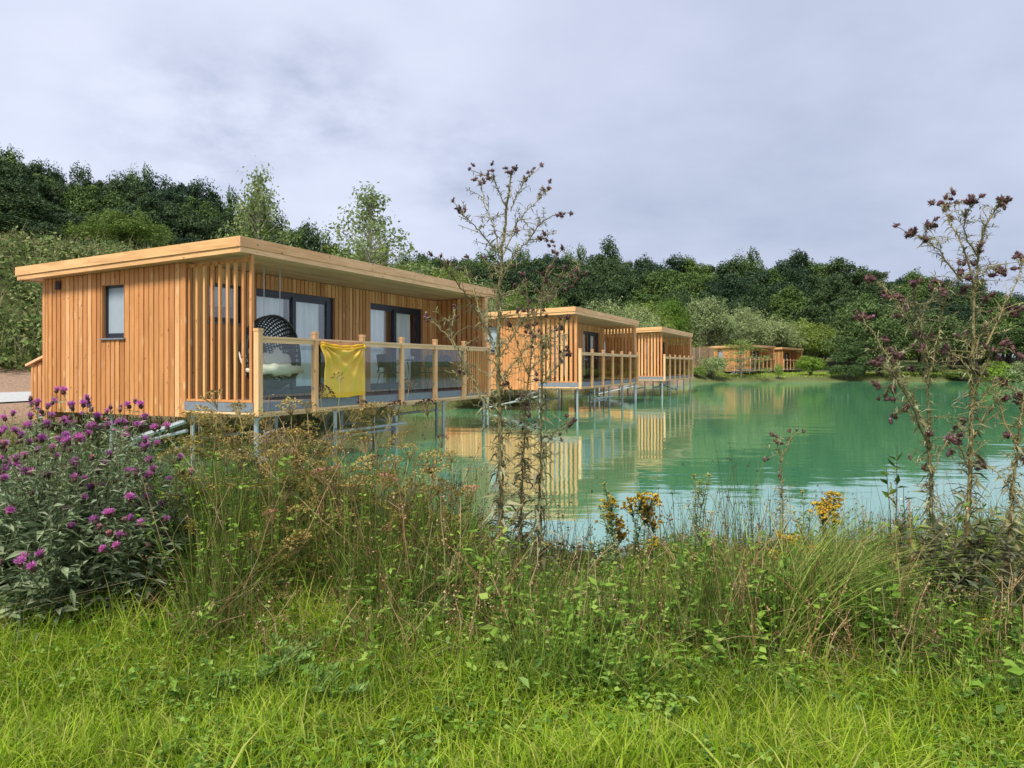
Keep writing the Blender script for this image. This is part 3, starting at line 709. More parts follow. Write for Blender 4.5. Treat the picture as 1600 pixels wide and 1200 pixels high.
CR = {'oak': (.46, .92), 'alder': (.40, .98), 'willow': (.31, .98), 'bush': (.64, .92), 'birch': (.185, 1.02)}
def tree(kind, xp, ytop, Y, wpx, label, cat='tree', group=None, name=None, leaf=None, i=None, sink=0):
    X = (xp-800)/F*Y; z0 = float(gz(X, Y))-sink; top = EYE+(571-ytop)/F*Y; H = max(.4, top-z0)/CR[kind][1]
    Wd = wpx/F*Y/(2*CR[kind][0])
    k = i if i is not None else random.randrange(len(PR[kind])); cm, tm = PR[kind][k % len(PR[kind])]
    o = empty(name or {'oak': 'oak_tree', 'alder': 'alder_tree', 'willow': 'willow_tree', 'bush': 'bush', 'birch': 'birch_tree'}[kind], (X, Y, z0), random.uniform(0, 6.28), label, cat, group)
    o.scale = (Wd, Wd, H)
    link('crown', variant(cm, leaf), o); link('trunk', tm, o); return o
def interp(tab, x): xs, ys = zip(*tab); return float(np.interp(x, xs, ys))
SKY_L = [(-80, 190), (0, 228), (40, 240), (80, 264), (130, 268), (180, 264), (215, 254), (260, 270), (300, 276), (340, 292), (380, 312), (420, 330), (460, 342), (500, 358), (530, 372), (600, 408)]
SKY_R = [(560, 420), (640, 388), (700, 394), (750, 390), (870, 386), (905, 377), (960, 388), (1010, 396), (1050, 396), (1085, 410), (1150, 400), (1250, 400), (1300, 408), (1350, 420), (1450, 424), (1500, 428), (1550, 444), (1600, 462), (1700, 480)]
ORD = ['first', 'second', 'third', 'fourth', 'fifth', 'sixth', 'seventh', 'eighth', 'ninth', 'tenth']
def wood_rows(rows, x0, x1, sky, Yf, wr, marks, rn, group, rate):
    """rows of oaks; each tree is named by its row and by the landmark it stands over"""
    todo = []
    for row, (dY, drop, step) in enumerate(rows):
        x = x0+row*16
        while x < x1:
            Y = Yf(x)+dY+random.uniform(-3, 3)
            todo.append((row, x, interp(sky, x)+drop*rate(x)+random.uniform(-8, 9), Y, random.uniform(*wr)*(64/Y if x0 < 0 else 1)**.5)); x += step*random.uniform(.72, 1.25)*(1-.25*max(x, 0)/600 if x0 < 0 else 1)
    cnt = {}
    for row, x, y, Y, w in sorted(todo, key=lambda q: q[1]):
        mk = [m for m in marks if x <= m[0]][0][1]; k = (row, mk); cnt[k] = cnt.get(k, 0)+1
        kk = i = cnt[k]-1
        tree('oak', x, y, Y, w, '%s oak of the wood %s, %s from the left' % (rn[row], mk, ORD[min(kk, 9)]), 'tree', group, leaf=random.choice((None, None, 'oak2', 'oak3')))
wood_rows(((0, 0, 46), (-7, 26, 52), (-15, 62, 58), (-22, 105, 66)), -70, 590, SKY_L, lambda x: 64+(x/520)*42, (110, 150),
    ((60, 'over the bramble bank'), (190, 'over the roof left end'), (330, 'over the small side window'), (450, 'behind the pale birch'), (9999, 'left of the feathery birch')), ('skyline', 'upper row', 'middle row', 'lowest row'), 'oaks of the left hillside wood', lambda x: 1-.4*x/600)
wood_rows(((0, 0, 40), (-9, 22, 46), (-18, 48, 50)), 590, 1690, SKY_R, lambda x: 128, (90, 135),
    ((760, 'over the first cabin roof end'), (900, 'behind the central thistles'), (1000, 'over the second cabin'), (1100, 'over the third cabin'), (1220, 'over the far cabins'), (1330, 'over the round bush'), (1450, 'over the big alder'), (1540, 'behind the right hand thistles'), (9999, 'at the right edge')), ('skyline', 'middle row', 'front row'), 'oaks of the wood beyond the lake', lambda x: 1)
def scrub_label(x, k):
    return 'scrub bush under the far wood, %s, the %s there' % ([m for m in ((760, 'behind the first cabin'), (890, 'behind the central thistles'), (1000, 'behind the second cabin'), (1090, 'behind the third cabin'), (1200, 'behind the left far cabin'), (1300, 'behind the farthest cabin'), (1420, 'behind the big alder'), (1530, 'behind the right hand thistles'), (9999, 'at the right edge')) if x <= m[0]][0][1], ORD[SCN.setdefault(('n', [m for m in (760, 890, 1000, 1090, 1200, 1300, 1420, 1530, 9999) if x <= m][0]), []).__len__()])
SCN = {}
x = 600; k_ = 0
while x < 1700:                                  # scrub along the foot of the far wood
    Y = 106+random.uniform(-4, 4); k_ += 1
    lab_ = scrub_label(x, k_); SCN[('n', [m for m in (760, 890, 1000, 1090, 1200, 1300, 1420, 1530, 9999) if x <= m][0])].append(x)
    tree('bush', x, random.uniform(492, 525), Y, random.uniform(70, 100), lab_, 'bush', 'scrub under the far oaks', leaf=random.choice(('alder', 'alder', 'olive', 'willow')), sink=.3); x += 38*random.uniform(.8, 1.2)
gr = 'willows and scrub between the lake and the wood'
tree('willow', 195, 328, 48, 135, 'rounded olive green tree above the left end of the nearest cabin roof', leaf='olive', i=0)
tree('bush', 150, 375, 44, 120, 'low dark green shrub under the olive tree above the nearest roof', 'shrub', leaf='alder')
tree('birch', 403, 252, 34, 92, 'slender pale birch rising above the front corner of the nearest cabin roof', i=0)
tree('birch', 400, 310, 34.6, 105, 'shorter bushy birch growing against the foot of the tall pale birch', leaf='olive', i=1)
tree('birch', 578, 288, 33, 118, 'feathery young birch standing over the middle of the nearest cabin roof', i=1)
tree('willow', 572, 350, 36, 125, 'leafy green willow below the feathery young birch', leaf='olive', i=1)
for (x, y, Y, w, lf, lb) in (
    (645, 402, 60, 90, 'olive', 'green sallow just right of the young birch above the nearest roof'),
    (700, 418, 58, 95, 'olive', 'green sallow above the right half of the nearest cabin roof'),
    (748, 440, 56, 80, 'willow', 'pale sallow behind the right end of the nearest cabin roof'),
    (800, 450, 64, 90, 'olive', 'sallow behind the tall central thistle above the second cabin'),
    (868, 462, 66, 85, 'olive', 'sallow behind the near roof corner of the second cabin'),
    (935, 464, 64, 120, 'willow', 'grey green willow above the roof of the second cabin'),
    (985, 472, 66, 100, 'willow', 'grey green willow behind the far roof end of the second cabin'),
    (1012, 470, 80, 90, 'olive', 'olive willow behind the gap between the second and third cabins'),
    (1052, 463, 84, 62, 'bright', 'fresh green rounded tree above the third cabin'),
    (1108, 462, 84, 96, 'willow', 'tall pale willow right of the third cabin'),
    (1150, 474, 88, 110, 'willow', 'pale spreading willow behind the far cabins, left of its neighbour'),
    (1196, 484, 98, 104, 'willow', 'pale willow directly behind the far cabins'),
    (1238, 498, 103, 84, 'olive', 'light green willow above the farthest cabin'),
    (1278, 504, 103, 84, 'olive', 'light green willow between the farthest cabin and the big dark alder')):
    tree('willow', x, y, Y, w, lb, 'tree', gr, leaf=lf)
for (x, y, Y, w, lf, lb) in (
    (1350, 458, 80, 120, 'alder', 'big dark alder overhanging the far shore right of the cabins'),
    (1400, 470, 84, 110, 'alder', 'dark alder just right of the big overhanging one'),
    (1328, 520, 78, 74, 'alder', 'low dark alder with branches down to the water'),
    (1462, 482, 90, 110, 'alder', 'dark alder behind the left stem of the right hand thistles'),
    (1525, 494, 92, 100, 'alder', 'dark alder behind the middle of the right hand thistles'),
    (1590, 500, 92, 100, 'alder', 'dark alder at the right end of the far shore')):
    tree('alder', x, y, Y, w, lb, 'tree', 'alders on the far shore', leaf=lf)
tree('birch', 1158, 528, 76, 62, 'thin tree standing in front of the left one of the two far cabins', i=0, leaf='olive')
for (x, y, Y, w, lf, lb) in (
    (1268, 556, 79, 56, 'bright', 'round bright green bush right of the farthest cabin'),
    (1112, 554, 74, 52, 'willow', 'grey green bush on the shore between the third cabin and the far cabins'),
    (1090, 572, 73, 30, 'olive', 'small green bush at the shore beside the last stilts of the third cabin'),
    (1217, 568, 76, 16, 'olive', 'tiny shrub on the far lawn before the gap between the two far cabins'),
    (1322, 566, 77, 60, 'alder', 'dark low bush on the shore under the big alder'),
    (1375, 560, 79, 90, 'alder', 'wide dark bush at the waterline under the alders'),
    (1440, 566, 80, 80, 'alder', 'dark bush at the waterline behind the right hand thistles'),
    (1560, 564, 74, 74, 'bright', 'yellow green bush on the far right shore'),
    (1612, 560, 72, 80, 'willow', 'pale bush cut by the right edge of the picture'),
    (1500, 575, 78, 70, 'olive', 'low olive bush left of the yellow green one on the right shore')):
    tree('bush', x, y, Y, w, lb, 'bush', 'bushes along the far shore', leaf=lf, sink=.1)
# bank of brambles left of the cabin, far shore fringe, scrub mass: uncountable growth
def scatter(n, p0, p1, q0, q1):
    p = rng.uniform(p0, p1, n); q = rng.uniform(q0, q1, n); X = SX0+p*U[0]+q*V[0]; Y = SY0+p*U[1]+q*V[1]; return X, Y
def bramble():
    g = G()
    for i in range(620):
        X, Y = scatter(1, -2, 26, 16.8, 27); X, Y = float(X[0]), float(Y[0]); r = rng.uniform(.35, .95)
        leafquads(g, (X, Y, float(gz(X, Y))+r*.35), 150, r, .20, .8, .65)
    tag(g.build('bramble', leafmat('bramble_leaves', [(.06, .11, .03), (.12, .19, .05), (.20, .26, .09), (.30, .28, .14)], trans=.35, big=.5)), 'dense brambles and weeds covering the bank at the left', 'brambles', kind='stuff')
    g = G(); X, Y = scatter(2600, -2, 24, 16.5, 27); n = len(X); b = np.stack([X, Y, gz(X, Y)+.2], -1)
    g.blades(b, rng.uniform(.6, 1.6, n), np.full(n, .035), rng.uniform(0, 6.28, n), rng.uniform(.1, .5, n), 3)
    tag(g.build('bank_weed', leafmat('bank_weed_stalks', [(.14, .18, .06), (.25, .24, .11), (.34, .27, .16)], trans=.3)), 'dry weed stalks standing in the brambles at the left', 'weeds', kind='stuff')
bramble()
def fringe():
    # growth along the waterline of the far and left shore
    g = G(); n = len(LAKE)
    for i in range(3, 19):
        a, b = LAKE[i], LAKE[(i+1) % n]; e = b-a; Ls = np.hypot(*e); nrm = np.array([-e[1], e[0]])/Ls
        m = int(Ls*(120 if i > 8 else 150)); t = rng.random(m); off = rng.uniform(-.15, 1.5, m)
        X = a[0]+e[0]*t+nrm[0]*off*1; Y = a[1]+e[1]*t+nrm[1]*off
        d = lake_sd(X, Y); k = d > .05; X, Y = X[k], Y[k]; m = len(X)
        hs = .30+.25*np.sin(X*1.9)*np.sin(Y*1.3)
        g.blades(np.stack([X, Y, gz(X, Y)-.05], -1), rng.uniform(.5, 1.2, m)*np.clip(hs, .12, 1)*(1.3 if i < 9 else .42), np.full(m, .035), rng.uniform(0, 6.28, m), rng.uniform(.1, .6, m), 2)
    tag(g.build('shore_grass', leafmat('shore_grass_blades', [(.09, .12, .03), (.17, .20, .06), (.25, .22, .10), (.14, .20, .04)], trans=.3, big=.4)), 'rough grass fringe along the far waterline', 'grass', kind='stuff')
    g = G(); m = 26000; X = rng.uniform(12, 62, m); Y = rng.uniform(63, 96, m); d = lake_sd(X, Y); k = d > 1.2; X, Y = X[k], Y[k]; m = len(X)
    g.blades(np.stack([X, Y, gz(X, Y)-.02], -1), rng.uniform(.12, .26, m), np.full(m, .10), rng.uniform(0, 6.28, m), rng.uniform(.2, .9, m), 1)
    tag(g.build('far_lawn', leafmat('far_lawn_grass', [(.24, .38, .04), (.32, .46, .06), (.38, .50, .09)], trans=.4)), 'mown bright green lawn before the two far cabins', 'grass', kind='stuff')
fringe()
# ---------------------------------------------------------------- bank plants
FM = {
 'lawn': leafmat('lawn_grass_blades', [(.09, .19, .010), (.21, .34, .015), (.31, .44, .03), (.37, .48, .055), (.42, .42, .13)], trans=.38, big=1.9),
 'tall': leafmat('tall_grass_blades', [(.06, .12, .015), (.14, .24, .025), (.24, .36, .05), (.36, .40, .12)], trans=.38, big=1.6),
 'tussock': leafmat('tussock_blades', [(.08, .14, .02), (.15, .23, .035), (.25, .33, .07), (.34, .28, .12)], trans=.3),
 'rush': leafmat('rush_stems', [(.03, .055, .012), (.08, .13, .022), (.15, .21, .04), (.12, .09, .04)], trans=.15),
 'dry': leafmat('dry_stalks', [(.10, .05, .025), (.24, .15, .07), (.46, .36, .20), (.26, .13, .07), (.55, .47, .30)], trans=.2, big=2),
 'weed': leafmat('weed_leaves', [(.06, .14, .02), (.15, .28, .035), (.27, .43, .06), (.40, .52, .12)], trans=.4, big=2),
 'knap': leafmat('knapweed_leaves', [(.09, .14, .065), (.16, .22, .11), (.25, .31, .17), (.38, .43, .29)], trans=.25),
 'kstem': leafmat('knapweed_stems', [(.09, .10, .05), (.13, .15, .07)], trans=0),
 'thst': leafmat('thistle_stems', [(.15, .125, .06), (.21, .18, .085), (.27, .25, .12)], trans=0),
 'thlf': leafmat('thistle_leaves', [(.14, .13, .07), (.25, .25, .13), (.38, .38, .23), (.16, .12, .08)], trans=.25),
 'bract': leafmat('dark_bracts', [(.035, .018, .02), (.09, .045, .045), (.14, .07, .07)], trans=0),
 'purple': leafmat('purple_florets', [(.50, .11, .47), (.70, .22, .63), (.80, .38, .70)], trans=.3),
 'pinkish': leafmat('faded_pink_florets', [(.75, .28, .45), (.78, .42, .42), (.6, .36, .3)], trans=.3),
 'fluff': leafmat('pale_thistle_down', [(.45, .36, .32), (.6, .5, .46), (.4, .2, .28)], trans=.2),
 'mauve': leafmat('mauve_brown_florets', [(.15, .055, .07), (.32, .14, .19), (.50, .38, .34), (.16, .09, .08), (.42, .20, .28)], trans=.2),
 'umb': leafmat('ochre_umbels', [(.28, .16, .05), (.42, .30, .09), (.50, .42, .16), (.30, .26, .08)], trans=.2),
 'umbd': leafmat('dark_umbels', [(.045, .02, .015), (.09, .045, .03)], trans=0),
 'umbw': leafmat('white_umbels', [(.55, .50, .44), (.70, .66, .58)], trans=.2),
 'umbr': leafmat('pink_umbels', [(.40, .15, .12), (.50, .28, .2), (.34, .22, .1)], trans=.2),
 'ust': leafmat('umbel_stalks', [(.22, .19, .07), (.30, .26, .11), (.20, .11, .06)], trans=0),
 'ulf': leafmat('yellowing_leaves', [(.15, .18, .03), (.30, .28, .06), (.42, .34, .08), (.16, .13, .04)], trans=.35),
 'yel': leafmat('yellow_petals', [(.78, .56, .02), (.85, .68, .05)], trans=.2),
 'rust': leafmat('rusty_seed_heads', [(.16, .07, .015), (.30, .16, .025), (.52, .38, .04)], trans=0),
 'sj': leafmat('small_oval_leaves', [(.07, .14, .03), (.14, .25, .06), (.24, .36, .11)], trans=.3),
 'fl': leafmat('downy_leaves', [(.12, .19, .08), (.20, .28, .12), (.27, .35, .17)], trans=.3),
 'dock': leafmat('red_brown_dock_seed', [(.20, .05, .025), (.33, .11, .05), (.26, .13, .06)], trans=0),
 'sall': leafmat('sallow_shrub_leaves', [(.05, .07, .035), (.11, .13, .07), (.17, .17, .10), (.24, .28, .06)], trans=.25),
}
def curve(p0, p1, n=7, bow=.06, jit=.01):
    p0, p1 = np.asarray(p0, float), np.asarray(p1, float); t = np.linspace(0, 1, n)[:, None]
    L = np.linalg.norm(p1-p0); b = rng.normal(0, bow*L, 3); b[2] = abs(b[2])*.3
    # start upright
    c = p0+(p1-p0)*t+b*np.sin(t*np.pi)
    c[:, :2] = p0[:2]+(p1-p0)[:2]*(t**1.5)+b[:2]*np.sin(t*np.pi)
    c[1:-1] += rng.normal(0, jit*L, (n-2, 3)); return c
def poly(pts, n=4):                             # smooth a traced polyline
    P = np.asarray(pts, float); out = [P[0]]
    for i in range(len(P)-1):
        a = P[max(i-1, 0)]; b = P[i]; c = P[i+1]; d = P[min(i+2, len(P)-1)]
        for k in range(1, n+1):
            t = k/n; out.append(.5*((2*b)+(-a+c)*t+(2*a-5*b+4*c-d)*t*t+(-a+3*b-3*c+d)*t**3))
    return np.array(out)
def along(c, n):
    seg = np.linalg.norm(np.diff(c, axis=0), axis=1); s = np.concatenate([[0], np.cumsum(seg)]); u = np.sort(rng.random(n))*s[-1]
    P = np.stack([np.interp(u, s, c[:, k]) for k in range(3)], -1); T = np.stack([np.interp(u, s, np.gradient(c, axis=0)[:, k]) for k in range(3)], -1)
    return P, T/(np.linalg.norm(T, axis=1)[:, None]+1e-9), u/s[-1]
def ground_at(xp, Y): X = (xp-800)/F*Y; return np.array([X, Y, float(gz(X, Y))])
# flower heads shared by the copies
def head_mesh(name, col, r=.019, nfl=80, open_=1.0, br=.009):
    g = G(); g.ball((0, 0, 0), (br, br, br*1.15), 8, 10, wob=.25, m=0)
    d = rng.normal(0, 1, (40, 3)); d /= np.linalg.norm(d, axis=1)[:, None]; g.leaves(d*br*.9, d+[0, 0, .7], np.full(40, br*.7), np.full(40, br*.5), m=0)
    az = rng.uniform(0, 6.28, nfl); el = rng.uniform(.1, 1.5, nfl)*open_
    dr = np.stack([np.cos(az)*np.cos(el-.1), np.sin(az)*np.cos(el-.1), np.sin(el)+.1], -1)
    if open_ < .9: dr[:, 2] += 1.2
    g.leaves(np.tile([0, 0, br*.8], (nfl, 1))+dr*br*.35, dr, rng.uniform(.75, 1.15, nfl)*r, np.full(nfl, r*.2), m=1, droop=.05)
    return g.mesh(name, [FM['bract'], FM[col]])
KH = [head_mesh('knapweed_head', 'purple', .022), head_mesh('knapweed_head_pink', 'pinkish', .014, 50), head_mesh('knapweed_head_full', 'purple', .026, 100), head_mesh('knapweed_bud', 'mauve', .006, 16, .6)]
def th_head(name, col, r, n):
    g = G(); br = .0068; g.ball((0, 0, .004), (br, br, br*1.7), 8, 9, wob=.3, m=0)
    d = rng.normal(0, 1, (34, 3)); d /= np.linalg.norm(d, axis=1)[:, None]; d[:, 2] *= .8
    g.leaves(np.array([0, 0, .004])+d*br, d+[0, 0, .25], rng.uniform(1.0, 2.3, 34)*br, np.full(34, br*.42), m=0, droop=-.1)
    az = rng.uniform(0, 6.28, n); s = rng.uniform(.1, .75, n); dr = np.stack([np.cos(az)*s, np.sin(az)*s, np.ones(n)], -1)
    g.leaves(np.tile([0, 0, .014], (n, 1)), dr, rng.uniform(.7, 1.1, n)*r, np.full(n, r*.22), m=1, droop=.0)
    return g.mesh(name, [FM['bract'], FM[col]])
TH = [th_head('thistle_head_brown', 'mauve', .017, 30), th_head('thistle_head_bud', 'mauve', .009, 14), th_head('thistle_head_pink', 'purple', .014, 26), th_head('thistle_head_tuft', 'fluff', .016, 34)]
def put_heads(parent, base, pts, meshes, weights, name='flower_head', sc=(.8, 1.2), tilt=.5):
    cnt = 0
    for p in pts:
        me = meshes[rng.choice(len(meshes), p=weights)]
        o = link(name, me, parent, loc=np.asarray(p)-base, rot=(rng.normal(0, tilt), rng.normal(0, tilt), rng.uniform(0, 6)), sc=float(rng.uniform(*sc)))
        cnt += 1
    return cnt
# ---- knapweed at the left
KP = [(352,125),(545,170),(195,215),(230,205),(325,200),(520,215),(555,220),(570,245),(455,240),(750,245),(808,222),(845,190),(880,222),(190,290),(318,282),(515,275),(675,307),(780,330),(850,352),(890,345),(722,388),(570,352),(548,402),(15,375),(95,372),(150,350),(185,355),(225,432),(262,435),(368,432),(410,420),(428,450),(485,435),(322,492),(15,470),(680,530),(102,552),(905,437),(978,462),(902,487),(940,562),(1118,548),(1045,355),(5,560),(50,597),(15,632),(165,630),(300,650),(450,580),(435,617),(468,605),(525,685),(505,722),(578,720),(638,725),(800,645),(852,663),(957,625),(935,657),(1137,635),(1195,632),(1052,692),(810,803),(98,873),(422,885),(662,897),(704,895),(826,930),(890,962),(1018,842),(1033,935),(688,1020),(637,1077),(730,1105),(124,1208),(256,1156),(-40,420),(-60,600),(30,300),(400,330),(240,240),(470,330)]
KB = [(-15, 3.75), (55, 4.25), (75, 3.55), (120, 4.0), (165, 4.45), (200, 3.8), (225, 4.2)]
KL = ['knapweed clump cut by the left edge of the picture', 'tall knapweed clump at the back left, before the gravel track', 'low front knapweed clump with broad leaves at the far left', 'knapweed clump in the middle of the purple flowers',
      'knapweed clump standing highest against the wooden side wall', 'front knapweed clump with few low flowers, right of the broad leaved one', 'rightmost knapweed clump leaning toward the rushes']
def knapweed():
    cl = [[] for _ in KB]
    KX = [(x+rng.uniform(-120, 120), max(130, y+rng.uniform(-60, 110))) for x, y in KP if x < 950]
    for (x, y) in KP+KX:
        X_, Y_ = x/4, 580+y/4
        best = min(range(len(KB)), key=lambda i: abs(KB[i][0]-X_)*1.0+abs((KB[i][1]-3.3)*190-(900-Y_))*.35+rng.uniform(0, 25)); cl[best].append((X_, Y_))
    for i, (bx, by) in enumerate(KB):
        b = ground_at(bx, by); o = empty('knapweed', b, 0, KL[i], 'wildflower', 'purple knapweed clumps at the left')
        st = G(); lf = G(); heads = []
        pts = list(cl[i])
        for k in range(44): pts.append((bx+rng.normal(0, 44), rng.uniform(655, 900)))     # leafy shoots without a flower
        for k, (x, y) in enumerate(pts):
            Yd = by+rng.uniform(-.28, .28)
            if k < len(cl[i]) and y > 680: Yd = max(3.15, by-rng.uniform(.2, .5))
            p = px(x, y, Yd)
            if k < len(cl[i]): heads.append(p)
            root = b+np.array([rng.normal(0, .12), rng.normal(0, .1), -.02])
            if p[2] < root[2]+.15: continue
            c = curve(root, p-np.array([0, 0, .008]), 8, .04, .006); st.tube(c-b, np.linspace(.0032, .0013, len(c)), 5)
            n = int(30+14*rng.random()); P, T, u = along(c, n)
            sdir = rng.normal(0, 1, (n, 3))*[1, 1, .35]+T*.55
            L = .042+.075*(1-u)*rng.uniform(.6, 1.3, n); lf.leaves(P-b, sdir, L, L*rng.uniform(.2, .34, n), droop=.28)
            for q in range(rng.integers(0, 3)):      # side twigs with a bud
                j = rng.integers(3, 7); a = c[j]; e = a+np.array([rng.normal(0, .06), rng.normal(0, .05), rng.uniform(.05, .13)]); st.tube(curve(a, e, 4, .05)-b, .0012, 4)
                if k < len(cl[i]): heads.append(('bud', e))
                P, T, u = along(np.array([a, e]), 4); lf.leaves(P-b, rng.normal(0, 1, (4, 3))+T, np.full(4, .035), np.full(4, .009))
        n = 330; a = rng.uniform(0, 6.28, n); r = rng.uniform(.02, .30, n); P = np.stack([np.cos(a)*r, np.sin(a)*r*.8, rng.uniform(.0, .62, n)*(1-.6*r)], -1)
        lf.leaves(P, np.stack([np.cos(a), np.sin(a), rng.uniform(-.1, .7, n)], -1)+rng.normal(0, .3, (n, 3)), rng.uniform(.06, .13, n), rng.uniform(.018, .042, n), droop=.3)
        st.build('stem', FM['kstem'], o, smooth=True); lf.build('leaves', FM['knap'], o)
        fl = [h for h in heads if not isinstance(h, tuple)]; bd = [h[1] for h in heads if isinstance(h, tuple)]
        put_heads(o, b, fl, KH[:3], [.5, .2, .3], tilt=.3, sc=(.85, 1.2)); put_heads(o, b, bd[:14], KH[3:], [1.0], 'bud', tilt=.35)
knapweed()
# ---- thistles
def thistle(Y, base, lines, label, extra=3, hscale=1.0, leafn=75, group='tall seeding thistles'):
    """lines: list of (polyline in picture units, depth shift, n_heads at tip)"""
    b = ground_at(base, Y); o = empty('thistle', b, 0, label, 'thistle', group)
    st = G(); lf = G(); heads = []
    for li, (pl, dy, nh, r0) in enumerate(lines):
        k = len(pl); P = [px(x, y, Y+dy*(i/(k-1))**1.2*(1 if li else .3)+(0 if li == 0 else lines[li][1]*0)) for i, (x, y) in enumerate(pl)]
        if li == 0: P = [b-np.array([0, 0, .03])]+P
        c = poly(P, 5); c[1:-1] += rng.normal(0, .0035, (len(c)-2, 3)); Ln = np.linalg.norm(np.diff(c, axis=0), axis=1).sum()
        st.tube(c-b, np.linspace(r0, max(.0019, r0*.30), len(c)), 7)
        r0 *= 1.0; n = int(Ln*(260 if base > 1000 or li == 0 else 150)); Q, T, u = along(c, n)                                            # spines and narrow wings
        rr = np.interp(u, [0, 1], [r0, r0*.3])
        d = rng.normal(0, 1, (n, 3)); d -= T*(d*T).sum(1)[:, None]; d /= np.linalg.norm(d, axis=1)[:, None]
        st.leaves(Q-b+d*rr[:, None]*.6, d+T*.5, rng.uniform(.008, .028, n), rng.uniform(.003, .007, n), droop=-.1)
        n = int(Ln*leafn*(1 if li == 0 else (.4 if base < 1000 else .8))); Q, T, u = along(c, n)
        if li == 0 and base < 1000: k = rng.random(n) > u*.85; Q, T, u = Q[k], T[k], u[k]; n = len(Q)
        d = rng.normal(0, 1, (n, 3)); d -= T*(d*T).sum(1)[:, None]*.4
        d[:, 2] += .25; Lh = (.025+.075*np.clip(1-u, 0, 1)**.8*(1 if li == 0 else .55))*rng.uniform(.5, 1.3, n)
        lf.leaves(Q-b, d, Lh*1.15, np.maximum(Lh*.17, .006), droop=.4)
        for q in range(int(Ln*leafn*.45) if li == 0 else int(Ln*leafn*.2)):      # curled spiny side shoots
            j = rng.integers(1, (len(c)-2)*(2 if base < 1000 and li == 0 else 3)//3); hq = j/len(c); dv = rng.normal(0, 1, 3)*[1, .8, .2]+[0, 0, .45]; dv /= np.linalg.norm(dv); l = rng.uniform(.05, .16)*(1.15-.6*hq)
            tw = curve(c[j], c[j]+dv*l, 4, .12); st.tube(tw-b, .0015, 4); Q2, T2, u2 = along(tw, 9); dd = rng.normal(0, 1, (9, 3))+T2*.4
            lf.leaves(Q2-b, dd, rng.uniform(.014, .042, 9), np.full(9, .0065), droop=.2)
        if li == 0:                                                                       # big withered leaves on the lower stem
            n = int(leafn*2.6); Q, T, u = along(c, n); k = u < .62; Q, T, u = Q[k], T[k], u[k]; n = len(Q); d = rng.normal(0, 1, (n, 3))*[1, 1, .5]; Lh = rng.uniform(.05, .15, n)*(1.1-u)
            lf.leaves(Q-b, d, Lh, Lh*rng.uniform(.12, .3, n), droop=.6, fold=.4)
        # tip cluster
        tip, T = c[-1], c[-1]-c[-3]; T /= np.linalg.norm(T)+1e-9
        for q in range(nh):
            e = tip+T*rng.uniform(.0, .04)+rng.normal(0, .021, 3)*[1, 1, .8]
            if q: st.tube([c[-2]-b, (c[-2]+e)/2-b+rng.normal(0, .004, 3), e-b], .0017, 5)
            heads.append(e)
        # short side twigs with heads on the upper half
        for q in range(extra if li else extra+2):
            if nh == 0: break
            j = rng.integers(len(c)*2//5, len(c)-1); a = c[j]; e = a+T*rng.uniform(.02, .07)+rng.normal(0, .045, 3)*[1, .8, .7]
            tw = curve(a, e, 4, .08); st.tube(tw-b, .0018, 5); heads.append(e)
            if rng.random() < .45: heads.append(e+rng.normal(0, .016, 3))
            Q, T2, u = along(tw, 3); lf.leaves(Q-b, rng.normal(0, 1, (3, 3)), np.full(3, .03), np.full(3, .005))
    st.build('stem', FM['thst'], o); lf.build('leaves', FM['thlf'], o)
    put_heads(o, b, heads[:98], TH, [.47, .20, .06, .27], sc=(.65*hscale, 1.1*hscale), tilt=.8)
    return o
thistle(4.0, 782, [
    ([(783, 830), (781, 700), (779, 600), (780, 500), (783, 420), (788, 360), (793, 310), (800, 268)], .15, 7, .0150),
    ([(783, 400), (770, 350), (757, 318), (751, 284)], .2, 5, .0042), ([(776, 395), (752, 365), (735, 347), (722, 334)], -.2, 5, .004),
    ([(788, 395), (806, 352), (828, 325), (855, 296)], .15, 5, .0042), ([(783, 440), (803, 400), (826, 375), (850, 345), (870, 336)], -.15, 5, .0045),
    ([(826, 375), (845, 372), (856, 375)], 0, 3, .003), ([(798, 330), (812, 295), (828, 272)], .1, 4, .003), ([(792, 330), (778, 295), (768, 272)], -.1, 4, .003),
    ([(776, 660), (745, 607), (720, 557), (695, 520), (668, 500)], .3, 6, .006), ([(720, 557), (705, 520), (712, 485)], .1, 4, .003),
    ([(776, 555), (758, 507), (742, 462), (726, 415)], .2, 2, .004), ([(770, 530), (740, 482), (714, 442), (688, 410)], -.25, 2, .004),
    ([(778, 640), (757, 622), (742, 600)], .1, 0, .003), ([(780, 560), (805, 520), (830, 490)], .2, 3, .0035), ([(780, 600), (800, 570), (822, 545), (838, 525)], -.1, 3, .0035),
    ([(781, 690), (800, 670), (816, 650)], .1, 2, .003), ([(780, 480), (768, 440), (762, 410)], .1, 2, .003)],
    'tallest thistle in the middle, its bare purple seed heads rising well above the woodland skyline', extra=1, leafn=85)
thistle(4.25, 812, [([(814, 790), (819, 680), (827, 580), (838, 490), (853, 432)], .1, 5, .007), ([(827, 590), (812, 550), (806, 520), (810, 490)], .2, 4, .0035),
    ([(838, 500), (825, 465), (822, 440)], .1, 4, .003), ([(842, 480), (862, 455), (880, 430)], -.1, 4, .003), ([(822, 640), (800, 610), (785, 600)], -.1, 3, .003), ([(845, 465), (862, 470), (872, 455)], .1, 3, .003)],
    'thinner thistle just right of the tallest one, leaning right', extra=2, leafn=85)
